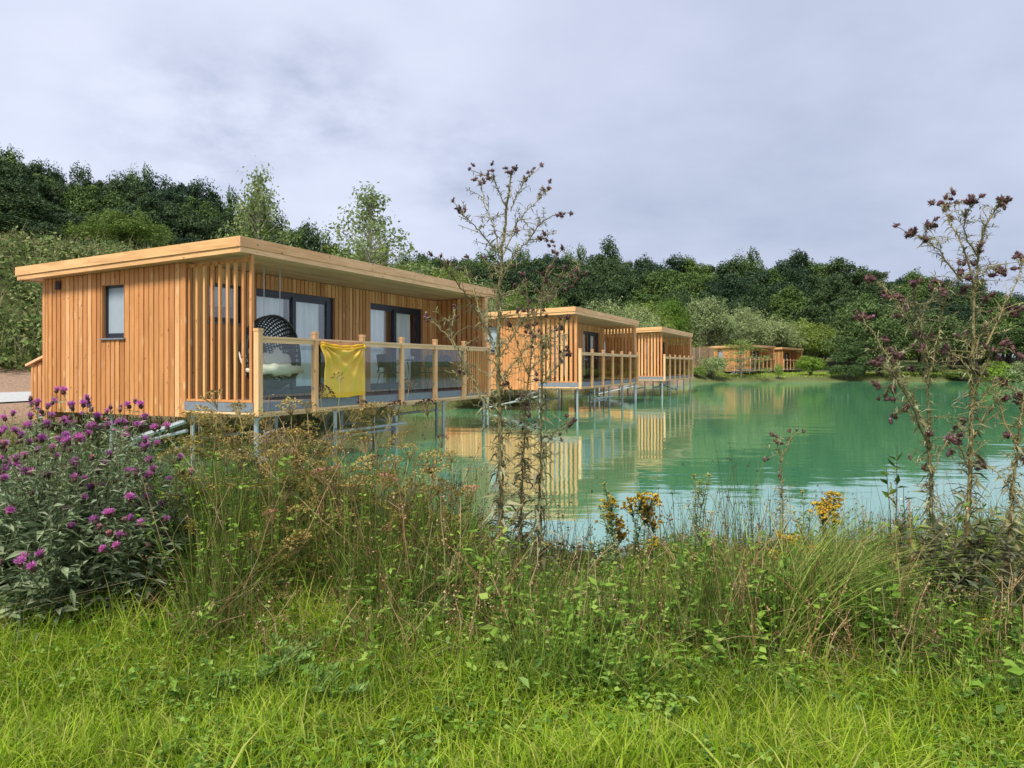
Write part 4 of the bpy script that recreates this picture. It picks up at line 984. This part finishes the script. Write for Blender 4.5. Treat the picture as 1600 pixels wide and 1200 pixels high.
thistle(4.1, 846, [([(844, 780), (846, 680), (849, 580), (846, 500), (850, 440), (868, 400)], .15, 5, .0075), ([(848, 600), (872, 570), (880, 552)], .15, 4, .004), ([(847, 540), (868, 515), (884, 500)], -.1, 3, .0035),
    ([(848, 470), (870, 440), (902, 418), (905, 430)], .1, 4, .004), ([(848, 700), (872, 670), (890, 660)], -.1, 5, .003), ([(849, 560), (835, 530), (828, 510)], .2, 4, .003), ([(850, 640), (830, 620), (818, 625)], .1, 3, .003)],
    'thistle with an arching top in front of the slatted screen of the second cabin', extra=2, leafn=85)
thistle(3.9, 1455, [([(1458, 860), (1455, 760), (1452, 660), (1450, 590), (1446, 530)], .1, 5, .0115), ([(1454, 700), (1428, 645), (1398, 590), (1372, 568)], -.2, 6, .006), ([(1450, 670), (1412, 600), (1372, 530), (1350, 503)], .2, 7, .006),
    ([(1449, 565), (1422, 505), (1396, 465)], .15, 6, .005), ([(1450, 600), (1470, 505), (1482, 455), (1503, 428)], -.15, 6, .005), ([(1420, 500), (1390, 460), (1368, 438)], .1, 4, .0035), ([(1455, 740), (1480, 690), (1500, 660)], .1, 4, .004),
    ([(1440, 520), (1430, 480), (1428, 448)], -.1, 4, .0035), ([(1452, 560), (1440, 500), (1462, 452)], .2, 4, .004), ([(1412, 600), (1392, 600), (1386, 612)], .1, 3, .003), ([(1430, 650), (1410, 640), (1398, 650)], .1, 2, .003), ([(1398, 590), (1385, 565), (1420, 543)], 0, 3, .003)],
    'stout thistle at the right with side branches spreading left over the green water', extra=2, hscale=1.4)
thistle(3.85, 1512, [([(1512, 860), (1516, 740), (1520, 640), (1520, 545), (1524, 447), (1530, 392), (1543, 345), (1562, 322)], .15, 7, .0125), ([(1522, 440), (1500, 375), (1484, 345), (1474, 322)], .2, 7, .005), ([(1527, 400), (1506, 358), (1520, 318)], -.15, 6, .004),
    ([(1505, 440), (1458, 383), (1422, 362)], -.2, 5, .0045), ([(1458, 383), (1448, 366), (1452, 350)], 0, 1, .002), ([(1528, 430), (1545, 420), (1562, 424)], .1, 5, .0035), ([(1521, 600), (1500, 560), (1484, 552)], .1, 6, .004),
    ([(1520, 560), (1545, 505), (1575, 490)], .15, 7, .005), ([(1521, 620), (1545, 560), (1560, 545)], -.15, 5, .005), ([(1520, 640), (1560, 600), (1590, 616)], .1, 6, .005), ([(1516, 740), (1500, 700), (1492, 688)], -.1, 5, .004), ([(1520, 560), (1508, 535), (1506, 524)], .1, 4, .003),
    ([(1520, 680), (1545, 640), (1566, 613)], .2, 5, .004)],
    'tallest thistle of the right hand group, ending in two tufted clusters against the sky', extra=2, hscale=1.4)
thistle(3.8, 1582, [([(1578, 870), (1582, 790), (1590, 700), (1598, 630), (1612, 560)], .1, 5, .011), ([(1590, 700), (1565, 640), (1555, 600)], .15, 4, .005), ([(1588, 720), (1612, 690), (1630, 660)], -.15, 5, .005), ([(1532, 560), (1560, 500), (1588, 440), (1600, 405)], .15, 5, .005), ([(1584, 780), (1560, 740), (1540, 725)], .1, 2, .004)],
    'thistle at the right edge of the picture, beside the tallest of its group', extra=3, hscale=1.4)
thistle(4.6, 1222, [([(1223, 830), (1222, 760), (1220, 715), (1214, 690)], .1, 5, .0055), ([(1221, 720), (1232, 695), (1240, 675)], .05, 3, .003)], 'single short thistle standing alone before the pale water between the yellow flowers', extra=1, leafn=30)
# ---- umbellifers
def umbel_mesh(name, col, rad=.05, rays=16, dome=.35, dots=12, size=.007):
    g = G()
    for k in range(rays):
        a = 6.283*k*.618; r = rad*math.sqrt((k+.5)/rays); e = np.array([math.cos(a)*r, math.sin(a)*r, .045+dome*rad*(1-(r/rad)**2)])+rng.normal(0, .002, 3)
        g.tube([(0, 0, 0), e*[.5, .5, .62], e], .0009, 4, m=0)
        d = rng.normal(0, 1, (dots, 3)); d[:, 2] = abs(d[:, 2]); d /= np.linalg.norm(d, axis=1)[:, None]
        g.leaves(e+d*size*.8*rng.random((dots, 1)), d, np.full(dots, size), np.full(dots, size*.8), m=1)
    return g.mesh(name, [FM['ust'], FM[col]])
UM = {c: [umbel_mesh('umbel_'+c, c, r, n, dots=d, size=s) for (r, n, d, s) in q] for c, q in {
    'umb': ((.05, 16, 12, .008), (.038, 12, 12, .007), (.06, 20, 10, .009)), 'umbd': ((.052, 20, 9, .008), (.035, 12, 8, .006)), 'umbw': ((.055, 34, 18, .008), (.04, 26, 16, .007)), 'umbr': ((.04, 16, 12, .007),)}.items()}
def umbellifer(Y, base, tips, label, leafy=.6, name='umbellifer', cols=('umb',), r0=.005, wt=None):
    b = ground_at(base, Y); o = empty(name, b, 0, label, 'wildflower', 'yellowing umbel plants on the bank'); st = G(); lf = G()
    mx = min(tips, key=lambda t: t[1]); top = px(mx[0], mx[1], Y+rng.uniform(-.1, .1)); main = curve(b-np.array([0, 0, .02]), top, 9, .03, .008)
    st.tube(main-b, np.linspace(r0, r0*.45, 9), 7); hp = [(top, mx)]
    for t in tips:
        if t is mx: continue
        j = rng.integers(3, 7); e = px(t[0], t[1], Y+rng.uniform(-.15, .15)); j = max(1, min(j, int(8*(e[2]-b[2])/(top[2]-b[2]+1e-6))-1)); tw = curve(main[j], e, 6, .05, .008); st.tube(tw-b, np.linspace(r0*.55, r0*.3, 6), 5); hp.append((e, t))
    for e, t in hp:
        col = t[2] if len(t) > 2 else cols[0]; me = UM[col][rng.integers(len(UM[col]))]
        link('umbel', me, o, loc=e-b-[0, 0, .04], rot=(rng.normal(0, .3), rng.normal(0, .3), rng.uniform(0, 6)), sc=float(rng.uniform(1.05, 1.6)))
    for k in range(int(16*leafy)):
        j = rng.integers(1, 8); a = main[j]; dr = np.array([rng.normal(0, 1), rng.normal(0, .8), rng.uniform(0, .6)]); dr /= np.linalg.norm(dr); Lh = rng.uniform(.10, .20)
        c = poly([a, a+dr*Lh*.5+[0, 0, .01], a+dr*Lh-[0, 0, .02]], 4); st.tube(c-b, .0012, 4)
        for q in range(7):
            pp = a+dr*Lh*(.3+.11*q); n = 9; d = rng.normal(0, 1, (n, 3))*[1, 1, .3]+dr*.6; lf.leaves(pp-b+rng.normal(0, .012, (n, 3)), d, rng.uniform(.010, .026, n), rng.uniform(.006, .013, n))
    st.build('stem', FM['ust'], o, smooth=True)
    if leafy: lf.build('leaves', FM['ulf'], o)
umbellifer(4.5, 400, [(372, 640), (395, 655), (425, 665), (352, 675), (440, 690)], 'yellowing umbel plant just below the near corner post of the deck')
umbellifer(4.3, 325, [(312, 655), (335, 690), (300, 690)], 'leafy umbel plant at the left, beside the purple flowers')
umbellifer(4.7, 452, [(455, 640), (478, 672), (430, 705), (505, 650)], 'umbel plant below the first glass panel, with ochre heads')
umbellifer(4.4, 545, [(532, 588, 'umbd'), (500, 612, 'umbd'), (566, 640, 'umbd')], 'slender plant with one round dark seed umbel in front of the yellow towel', leafy=.2, cols=('umbd',), r0=.004)
umbellifer(4.6, 505, [(480, 640), (515, 690), (548, 650), (560, 668), (498, 700)], 'umbel plant under the yellow towel with brown heads', cols=('umb',))
umbellifer(4.5, 590, [(585, 640), (610, 655), (628, 690), (572, 700)], 'umbel plant right of the yellow towel, before the water')
umbellifer(4.2, 440, [(410, 740, 'umb'), (452, 760), (470, 720), (430, 790)], 'low dense yellow green umbel plant in front of the others', leafy=1.2)
umbellifer(4.1, 520, [(505, 745, 'umbr'), (528, 735, 'umbr'), (540, 770, 'umbr'), (490, 790)], 'umbel plant with reddish pink heads in the middle left of the bank', leafy=.8)
umbellifer(4.2, 590, [(600, 760), (580, 790), (625, 780, 'umbr'), (610, 730)], 'low umbel plant with straw heads, right of the pink headed one', leafy=.9)
umbellifer(4.8, 385, [(372, 712, 'umbw'), (395, 730, 'umbw')], 'white flowered umbel plant left of the deck corner pile', leafy=.3, cols=('umbw',), name='wild_carrot')
umbellifer(4.9, 425, [(428, 690, 'umbw'), (408, 725, 'umbw')], 'white flowered umbel plant right of the deck corner pile', leafy=.3, cols=('umbw',), name='wild_carrot')
umbellifer(4.5, 655, [(640, 600, 'umbd'), (668, 640, 'umbd'), (690, 690, 'umbd'), (620, 640, 'umbd')], 'wiry dark headed umbel stalk reaching up to the right half of the deck', leafy=.15, cols=('umbd',), r0=.0035)
umbellifer(4.35, 485, [(462, 690), (500, 730), (530, 690, 'umb')], 'leggy umbel plant with thick pale stem at the centre left', leafy=.7, r0=.007)
LX = [345, 375, 418, 470, 500, 540, 575, 610, 640, 690, 300, 730, 450, 560, 520]
for (x, y) in [(345, 770), (375, 800), (418, 850), (470, 850), (500, 880), (540, 830), (575, 860), (610, 850), (640, 880), (690, 850), (300, 800), (730, 880), (450, 930), (560, 930), (520, 800)]:
    umbellifer(rng.uniform(3.75, 4.3), x, [(x+rng.normal(0, 22), y-rng.uniform(30, 150), rng.choice(['umb', 'umb', 'umb', 'umbd', 'umbr'])) for _ in range(4)], 'low yellowing umbel plant tangled in the brown growth, %s of fifteen from the left' % ['first', 'second', 'third', 'fourth', 'fifth', 'sixth', 'seventh', 'eighth', 'ninth', 'tenth', 'eleventh', 'twelfth', 'thirteenth', 'fourteenth', 'last'][sorted(LX).index(x)], leafy=1.3)
# ---- yellow flowered perennials
def blobcluster(g, c, n, r, m, s):
    for k in range(n): g.ball(np.asarray(c)+rng.normal(0, r, 3)*[1, 1, .7], s*rng.uniform(.7, 1.2), 5, 6, m=m)
def leafy_stems(name, Y, base, tips, label, leafm, flower, group, cat='wildflower', ln=(.018, .034), dens=230, wl=.42):
    b = ground_at(base, Y); o = empty(name, b, 0, label, cat, group); st = G(); lf = G()
    for (x, y) in tips:
        e = px(x, y, Y+rng.uniform(-.1, .1)); root = b+[rng.normal(0, .06), rng.normal(0, .05), -.02]; c = curve(root, e, 8, .025, .005); st.tube(c-b, np.linspace(.0035, .0018, 8), 5)
        Ln = np.linalg.norm(np.diff(c, axis=0), axis=1).sum(); n = int(Ln*dens); P, T, u = along(c, n); lf.leaves(P-b, rng.normal(0, 1, (n, 3))*[1, 1, .3]+T*.6, rng.uniform(*ln, n)*(1.3-.5*u), rng.uniform(*ln, n)*wl)
        g = G()
        if flower == 'sj':
            for q in range(20):
                cc = e-b+rng.normal(0, .024, 3)*[1, 1, .9]; blobcluster(g, cc, 5, .007, 0, .0052)
                nn = 14; d = rng.normal(0, 1, (nn, 3)); d[:, 2] = abs(d[:, 2]); g.leaves(np.tile(cc, (nn, 1)), d, np.full(nn, .013), np.full(nn, .007), m=1)
                st.tube([c[-2]-b, cc], .0012, 4)
            o2 = g.build('flower_cluster', [FM['rust'], FM['yel']], o)
        elif flower == 'daisy':
            for q in range(2):
                cc = e-b+rng.normal(0, .014, 3)*(q > 0); nn = 26; a = np.linspace(0, 6.28, nn); d = np.stack([np.cos(a), np.sin(a), .25+0*a], -1); g.leaves(np.tile(cc, (nn, 1)), d, np.full(nn, .013), np.full(nn, .003), m=1, droop=0); g.ball(cc+[0, 0, .001], (.006, .006, .003), 5, 8, m=0)
            g.build('flower_head', [FM['rust'], FM['yel']], o)
    st.build('stem', FM['kstem'], o, smooth=True); lf.build('leaves', FM[leafm], o)
G1, G2 = 'St Johns wort with rusty yellow heads', 'downy yellow daisies on the bank'
leafy_stems('wort', 4.4, 965, [(953, 785), (951, 806), (966, 820), (972, 836)], 'left one of two yellow and rust headed plants before the pale water', 'sj', 'sj', G1)
leafy_stems('wort', 4.45, 1005, [(985, 788), (1003, 778), (1021, 780), (1014, 796), (1022, 815), (1008, 800), (1022, 848)], 'fuller right one of two yellow and rust headed plants before the pale water', 'sj', 'sj', G1)
leafy_stems('wort', 4.3, 1290, [(1290, 788), (1303, 777), (1297, 795), (1283, 800), (1305, 812)], 'yellow and rust headed plant left of the leaning rusty dock', 'sj', 'sj', G1)
leafy_stems('wort', 4.2, 1232, [(1228, 842), (1240, 850), (1262, 862), (1215, 870)], 'low yellow headed plant below the single short thistle', 'sj', 'sj', G1)
leafy_stems('wort', 3.4, 1530, [(1535, 978), (1520, 990), (1552, 1000)], 'small bright yellow flowered plant in the dark leaves at the lower right', 'sj', 'sj', G1)
leafy_stems('fleabane', 4.2, 940, [(944, 756), (935, 790), (952, 815), (925, 850)], 'downy grey green plant with one yellow daisy right of the tall central thistle', 'fl', 'daisy', G2, ln=(.03, .05), wl=.25)
leafy_stems('fleabane', 4.15, 835, [(838, 794), (822, 835), (850, 850), (862, 880)], 'downy plant with a yellow daisy at the foot of the central thistles', 'fl', 'daisy', G2, ln=(.03, .05), wl=.25)
leafy_stems('fleabane', 4.5, 1090, [(1094, 754), (1085, 742), (1108, 742), (1075, 790), (1112, 800)], 'tall downy plant with yellow daisies in the middle of the pale water', 'fl', 'daisy', G2, ln=(.03, .05), wl=.25)
leafy_stems('fleabane', 4.4, 1255, [(1253, 766), (1240, 800), (1266, 800), (1215, 830)], 'downy plant with a yellow daisy left of the rust headed plant at the right', 'fl', 'daisy', G2, ln=(.03, .05), wl=.25)
# ---- saplings and dark shrub at the right
def sapling(Y, base, tips, label, dens=34, L=(.05, .085), mat='sall', name='willow_sapling', wl=.36, spread=.03, cat='sapling'):
    b = ground_at(base, Y); o = empty(name, b, 0, label, cat); st = G(); lf = G()
    for (x, y) in tips:
        e = px(x, y, Y+rng.uniform(-.15, .15)); c = curve(b+[rng.normal(0, spread), rng.normal(0, spread), -.02], e, 8, .05, .006); st.tube(c-b, np.linspace(.0045, .0015, 8), 6)
        Ln = np.linalg.norm(np.diff(c, axis=0), axis=1).sum(); n = int(Ln*dens); P, T, u = along(c, n); l = rng.uniform(*L, n); lf.leaves(P-b, rng.normal(0, 1, (n, 3))*[1, 1, .3]+T*.8, l, l*wl, droop=.2)
    st.build('stem', M['bark'], o, smooth=True); lf.build('leaves', FM[mat], o)
sapling(4.1, 1400, [(1402, 695), (1385, 730), (1412, 760)], 'broad leaved willow sapling standing before the water left of the right hand thistles', mat='olive_s' if False else 'weed')
sapling(3.8, 1512, [(1510, 770), (1530, 800), (1490, 820)], 'young willow with yellow green tips between the right hand thistle stems', mat='weed', dens=26)
sapling(3.75, 1500, [(x, y) for x, y in zip(rng.uniform(1400, 1600, 30), rng.uniform(800, 960, 30))], 'dark tangled sallow bush filling the lower right under the thistles', dens=62, spread=.22, name='sallow_bush', cat='bush')
sapling(3.5, 1590, [(x, y) for x, y in zip(rng.uniform(1530, 1640, 16), rng.uniform(850, 1010, 16))], 'dark leaved sallow at the right edge of the picture below the last thistle', dens=62, spread=.15, name='sallow_bush', cat='bush')
def dock(Y, base, tips, label):
    b = ground_at(base, Y); o = empty('dock', b, 0, label, 'dock plant', 'red brown docks'); st = G(); sd = G()
    for (x, y) in tips:
        e = px(x, y, Y); c = curve(b, e, 8, .03, .006); st.tube(c-b, .003, 5); P, T, u = along(c, 260); k = u > .62; n = k.sum(); sd.leaves(P[k]-b+rng.normal(0, .009, (n, 3)), rng.normal(0, 1, (n, 3)), np.full(n, .009), np.full(n, .008))
    st.build('stem', FM['dry'], o); sd.build('seed_head', FM['dock'], o)
dock(4.3, 645, [(648, 738), (622, 768), (660, 760), (638, 790)], 'red brown dock spikes left of the central thistle stem')
dock(3.9, 1412, [(1420, 780), (1405, 810), (1388, 835)], 'rust coloured dock leaning before the right hand thistle stems')
dock(4.5, 520, [(505, 730), (530, 742)], 'small red dock spike among the umbels at the left')
# ---- rush tufts, arching grass tussock, young thistle rosettes
def tuft(name, Y, base, n, ytop, label, mat, w=.004, lean=(.02, .35), spread=.09, az=None, cat='rushes', group=None, tips=True, hv=(.5, 1.05)):
    b = ground_at(base, Y); H = EYE-(ytop-571)/F*Y-b[2]; o = empty(name, b, 0, label, cat, group); g = G()
    bs = np.stack([rng.normal(0, spread, n), rng.normal(0, spread, n), np.full(n, -.02)], -1); h = H*rng.uniform(*hv, n); a = rng.uniform(0, 6.28, n) if az is None else rng.normal(az, .5, n); ln = rng.uniform(*lean, n)
    g.blades(bs, h, np.full(n, w)*rng.uniform(.7, 1.3, n), a, ln, 5, tip=.25)
    if tips:
        k = n//3; i = rng.choice(n, k, False); q = .86; c = bs[i]+np.stack([np.cos(a[i]), np.sin(a[i]), 0*a[i]], -1)*(ln[i]*h[i]*q**1.8)[:, None]; c[:, 2] += h[i]*(q-.45*ln[i]*q**2.4)
        for cc in c: blobcluster(g, cc, 4, .005, 1, .0035)
    g.build('stems', [FM[mat], FM['umbd']], o)
G3 = 'tufts of dark rushes along the water'
for (Y, x, n, yt, lb) in ((4.7, 300, 90, 660, 'rush tuft beside the right edge of the knapweed, under the slatted screen'), (4.5, 345, 90, 690, 'rush tuft below the near corner of the deck'),
    (4.9, 565, 100, 655, 'rush tuft below the second deck post, against the green water'), (4.7, 655, 110, 690, 'rush tuft left of the central thistle'), (4.9, 725, 110, 680, 'rush tuft close behind the central thistle stem'),
    (4.6, 870, 70, 740, 'sparse rush tuft right of the central thistles'), (4.9, 1135, 70, 655, 'very tall thin rush tuft rising in front of the open water, left of its twin'), (4.8, 1180, 90, 720, 'rush tuft left of the single short thistle'),
    (4.7, 1060, 70, 730, 'rush tuft between the two groups of yellow flowers'), (4.6, 610, 90, 740, 'low rush tuft in the brown growth at the centre left'), (4.5, 1330, 60, 760, 'rush tuft left of the willow sapling'), (4.4, 250, 80, 700, 'rush tuft hidden behind the rightmost knapweed')):
    tuft('rush_tuft', Y, x, n, yt, lb, 'rush', group=G3, spread=.10)
tuft('grass_tussock', 3.4, 1235, 520, 815, 'big yellow green tussock of long grass arching up to the right', 'tussock', w=.0056, lean=(.35, 1.15), spread=.08, az=.35, cat='grass tussock', tips=False, hv=(.65, 1.5))
tuft('grass_tussock', 3.6, 1370, 160, 880, 'upright pale grass tussock right of the big arching one', 'tall', w=.006, lean=(.05, .3), spread=.07, cat='grass tussock', tips=False)
def rosette(Y, base, label, n=9, L=.24, el=(.2, 1.3)):
    b = ground_at(base, Y); o = empty('thistle_rosette', b, 0, label, 'young thistle', 'young leafy thistles in the front grass'); g = G()
    for k in range(n):
        a = 6.283*k/n+rng.normal(0, .2); e = rng.uniform(*el); d = np.array([math.cos(a)*math.cos(e), math.sin(a)*math.cos(e), math.sin(e)]); l = L*rng.uniform(.7, 1.15)
        c = poly([np.zeros(3), d*l*.5+[0, 0, .02], d*l+[math.cos(a)*.03, math.sin(a)*.03, -.03*l/.2]], 6); g.tube(c, np.linspace(.003, .001, len(c)), 5)
        sd = np.cross(d, [0, 0, 1]); sd /= np.linalg.norm(sd)+1e-9
        for q in range(2, len(c)):
            wq = .055*math.sin((q/len(c))*2.6+.3)
            for s in (-1, 1):
                for z in (0, .02): g.leaves(c[q:q+1]+0, (sd*s*(1-z*12)+d*.5+np.array([0, 0, z*14]))[None], np.array([wq*(1-z*8)*rng.uniform(.6, 1.1)]), np.array([wq*.26]), droop=.1, fold=.1)
    g.build('leaves', FM['sj'], o)
for (Y, x, n, L, lb) in ((3.05, 445, 10, .26, 'young thistle with upright frilly leaves in the front grass at the left'), (2.95, 405, 8, .20, 'smaller young thistle just left of the upright one'), (2.85, 520, 7, .2, 'flat young thistle in the front grass below the upright one'),
    (3.9, 1085, 9, .24, 'frilly young thistle in the middle of the bank below the yellow daisies'), (3.2, 1590, 8, .26, 'young thistle at the lower right edge')):
    rosette(Y, x, lb, n, L, (.5, 1.45) if x == 445 else (.2, 1.2))
# ---- uncountable growth
YD = [(-60, 680), (280, 672), (350, 680), (500, 688), (600, 712), (700, 765), (780, 815), (900, 880), (960, 870), (1060, 825), (1200, 830), (1300, 815), (1400, 800), (1500, 780), (1650, 770)]
def hfield(X, Y, f=1.0):
    xp = 800+F*X/Y; yd = np.interp(xp, [a for a, _ in YD], [b for _, b in YD]); H = EYE-(yd-571)/F*Y-gz(X, Y)
    ramp_ = edge(X, Y)
    keep = (1-.78*(1-ss(250, 325, xp))*(1-ss(4.25, 4.6, Y)))*(1-.5*ss(1380, 1440, xp)*(1-ss(3.85, 4.1, Y)))   # other plants fill these corners
    return np.clip(H, .12, 1.4)*(.25+.75*ramp_)*f*keep
def edge(X, Y):
    xp = 800+F*X/Y; s0 = np.interp(xp, [0, 250, 500, 700, 900, 1200, 1600], [3.68, 3.35, 3.1, 2.95, 2.8, 2.68, 2.65])
    return ss(s0, s0+.62, Y+.2*np.sin(X*3.1+1)+.12*np.sin(X*7.7)+.12*np.sin(X*2.1+Y*9))
def zone(n, y0, y1, xl=-320, xr=1920, pw=1.0):
    n = int(n*(1.18 if xl == -320 else 1))
    Y = y0+(y1-y0)*rng.random(n)**pw; xp = rng.uniform(xl, xr, n); X = (xp-800)/F*Y; k = lake_sd(X, Y) > -.12; return X[k], Y[k]
def lawn():
    g = G(); X, Y = zone(60000, 2.25, 4.3, pw=1.0); k = rng.random(len(X)) > .85*edge(X, Y); X, Y = X[k], Y[k]; n = len(X); t = ss(2.6, 3.8, Y)
    cl = .5+.5*np.sin(X*5+1.3*np.sin(Y*4))*np.sin(Y*6+X*2)
    h = (.065+.08*cl+.15*t)*rng.uniform(.4, 1.4, n); az = rng.uniform(0, 6.28, n)
    g.blades(np.stack([X, Y, gz(X, Y)-.01], -1), h*1.25, rng.uniform(.003, .0085, n), az, rng.uniform(.1, 1.25, n), 4)
    n = 26000; X = rng.uniform(-7, 9, n); Y = rng.uniform(.4, 5.6, n); xp = 800+F*X/Y; k = ((xp < -100) | (xp > 1700) | (Y < 2.3)) & (lake_sd(X, Y) > .1) & (np.hypot(X, Y) > .8); X, Y = X[k], Y[k]; n = len(X)
    g.blades(np.stack([X, Y, gz(X, Y)-.01], -1), rng.uniform(.08, .30, n), rng.uniform(.006, .013, n), rng.uniform(0, 6.28, n), rng.uniform(.1, 1.2, n), 3)
    tag(g.build('lawn_grass', FM['lawn']), 'bright green grass at the front of the bank', 'grass', kind='stuff')
lawn()
def rough():
    g = G(); X, Y = zone(26000, 2.8, 5.9, pw=1.3); n = len(X); H = hfield(X, Y)
    g.blades(np.stack([X, Y, gz(X, Y)-.02], -1), H*rng.uniform(.3, .95, n), rng.uniform(.003, .0068, n), rng.uniform(0, 6.28, n), rng.uniform(.05, .8, n), 4)
    tag(g.build('tall_grass', FM['tall']), 'tall green grass growing through the bank vegetation', 'grass', kind='stuff')
    g = G(); X, Y = zone(14000, 3.2, 6.0, pw=1.3); n = len(X); H = hfield(X, Y)
    g.blades(np.stack([X, Y, gz(X, Y)-.02], -1), H*rng.uniform(.6, 1.15, n), rng.uniform(.0022, .0045, n), rng.uniform(0, 6.28, n), rng.uniform(.0, .4, n), 4, tip=.3)
    tag(g.build('rushes', FM['rush']), 'dark green rush stems mixed through the bank vegetation', 'rushes', kind='stuff')
    g = G(); X, Y = zone(17000, 3.1, 5.9, pw=1.2); n = len(X); H = hfield(X, Y)
    g.blades(np.stack([X, Y, gz(X, Y)-.02], -1), H*rng.uniform(.25, 1.0, n), rng.uniform(.0018, .0048, n), rng.uniform(0, 6.28, n), rng.uniform(.05, 1.5, n)**1.3, 4, tip=.3)
    tag(g.build('dry_stalks', FM['dry']), 'brown and straw coloured dead stalks tangled in the bank vegetation', 'dead stalks', kind='stuff')
    # leafy weeds: short stems with small leaves
    g = G(); X, Y = zone(4000, 2.8, 5.6, pw=1.2); k = rng.random(len(X)) < .2+edge(X, Y); X, Y = X[k], Y[k]; n = len(X); H = hfield(X, Y)*rng.uniform(.35, .95, n)
    for i in range(n):
        b = np.array([X[i], Y[i], float(gz(X[i], Y[i]))]); m = int(12+22*H[i]); t = np.sort(rng.random(m)); ln = rng.normal(0, .18, 2)
        P = b+np.stack([ln[0]*t*H[i]*1.0, ln[1]*t*H[i], t*H[i]], -1)+rng.normal(0, .008, (m, 3)); sz = rng.uniform(.016, .040)*(1.7 if rng.random() < .2 else 1)
        g.leaves(P, rng.normal(0, 1, (m, 3))*[1, 1, .3]+[0, 0, .35], np.full(m, sz)*rng.uniform(.6, 1.3, m), np.full(m, sz*rng.uniform(.35, .7)))
        g.tube([b, b+np.array([ln[0]*H[i], ln[1]*H[i], H[i]])], [.002, .001], 4)
    tag(g.build('leafy_weeds', FM['weed']), 'small leaved green weeds filling the bank vegetation', 'weeds', kind='stuff')
    # thick pale dead stems, leaning across one another
    g = G(); X, Y = zone(640, 3.1, 5.4, -60, 1660, 1.3); n = len(X); H = hfield(X, Y)*rng.uniform(.6, 1.25, n)
    for i in range(n):
        b = np.array([X[i], Y[i], float(gz(X[i], Y[i]))]); e = b+np.array([rng.normal(0, .32), rng.normal(0, .15), 1])*H[i]; c = curve(b, e, 7, .06, .01); g.tube(c, np.linspace(.0032, .0012, 7), 5)
        if i % 2 == 0:
            for q in range(3, 7):
                m = 7; P = c[q]+rng.normal(0, .012, (m, 3)); g.leaves(P, rng.normal(0, 1, (m, 3)), rng.uniform(.008, .02, m), np.full(m, .007))
        if i % 5 == 0:
            for q in range(4): tw = curve(c[q+2], c[q+2]+rng.normal(0, .07, 3)+[0, 0, .07], 4, .05); g.tube(tw, .001, 4); m = 8; g.leaves(tw[-1]+rng.normal(0, .01, (m, 3)), rng.normal(0, 1, (m, 3)), np.full(m, .010), np.full(m, .008))
    tag(g.build('dead_stems', FM['dry']), 'taller straw and brown seeding stems leaning through the bank growth', 'dead stalks', kind='stuff')
    # broad leaves low down
    g = G(); X, Y = zone(620, 2.7, 4.8); k = rng.random(len(X)) < .15+edge(X, Y); X, Y = X[k], Y[k]; n = len(X)
    for i in range(n):
        z = float(gz(X[i], Y[i])); m = rng.integers(4, 9); hh = hfield(X[i], Y[i])*rng.uniform(.2, .7); a = rng.uniform(0, 6.28, m); P = np.array([X[i], Y[i], z+hh*.6])+rng.normal(0, .03, (m, 3))
        l = rng.uniform(.05, .12, m)*(.55 if Y[i] < 3.4 else 1); g.leaves(P, np.stack([np.cos(a), np.sin(a), rng.uniform(-.2, .8, m)], -1), l, l*rng.uniform(.3, .6), droop=.25)
    tag(g.build('broad_leaves', FM['sj']), 'broader green leaves showing low in the bank growth', 'weeds', kind='stuff')
    # ground litter under the tall growth
    g = G(); X, Y = zone(12000, 3.4, 6.0); n = len(X)
    g.leaves(np.stack([X, Y, gz(X, Y)+rng.uniform(0, .14, n)], -1), rng.normal(0, 1, (n, 3))*[1, 1, .25], rng.uniform(.03, .09, n), rng.uniform(.006, .03, n))
    tag(g.build('leaf_litter', leafmat('leaf_litter', [(.04, .03, .015), (.10, .06, .03), (.17, .11, .06), (.07, .09, .03)], trans=.1)), 'brown dead leaves and stems lying under the bank plants', 'leaf litter', kind='stuff')
    # clover like leaves low in the lawn
    g = G(); X, Y = zone(6000, 2.3, 4.2); k = np.sin(X*3.7+1)*np.sin(Y*5+X) > -.1; X, Y = X[k], Y[k]; n = len(X)
    z = gz(X, Y)+rng.uniform(.03, .16, n)*(.6+.9*ss(2.6, 3.6, Y))
    for q in range(3):
        a = rng.uniform(0, 6.28, n); g.leaves(np.stack([X, Y, z], -1), np.stack([np.cos(a), np.sin(a), .2+0*a], -1), rng.uniform(.012, .034, n), rng.uniform(.010, .026, n), wide=.6)
    tag(g.build('clover', FM['weed']), 'patches of small clover like leaves in the front grass', 'clover', kind='stuff')
    # thin wisps standing clear of the growth
    g = G(); X, Y = zone(420, 4.2, 5.8, 380, 1420); n = len(X); H = hfield(X, Y)+rng.uniform(.0, .34, n)
    base = np.stack([X, Y, gz(X, Y)-.02], -1); az = rng.uniform(0, 6.28, n); ln = rng.uniform(.02, .55, n); g.blades(base, H, np.full(n, .0026), az, ln, 6, tip=.5)
    d = np.stack([np.cos(az), np.sin(az), 0*az], -1)
    for i in range(0, n, 2):
        for q in (1.0, .93, .86, .78):
            c = base[i]+d[i]*ln[i]*H[i]*q**1.8+[0, 0, H[i]*(q-.45*ln[i]*q**2.4)]; m = 5; g.leaves(np.tile(c, (m, 1)), rng.normal(0, 1, (m, 3)), np.full(m, .012), np.full(m, .006))
    tag(g.build('wispy_stems', FM['bract']), 'thin dark wiry stems with tiny seed heads standing against the water', 'dead stalks', kind='stuff')
rough()
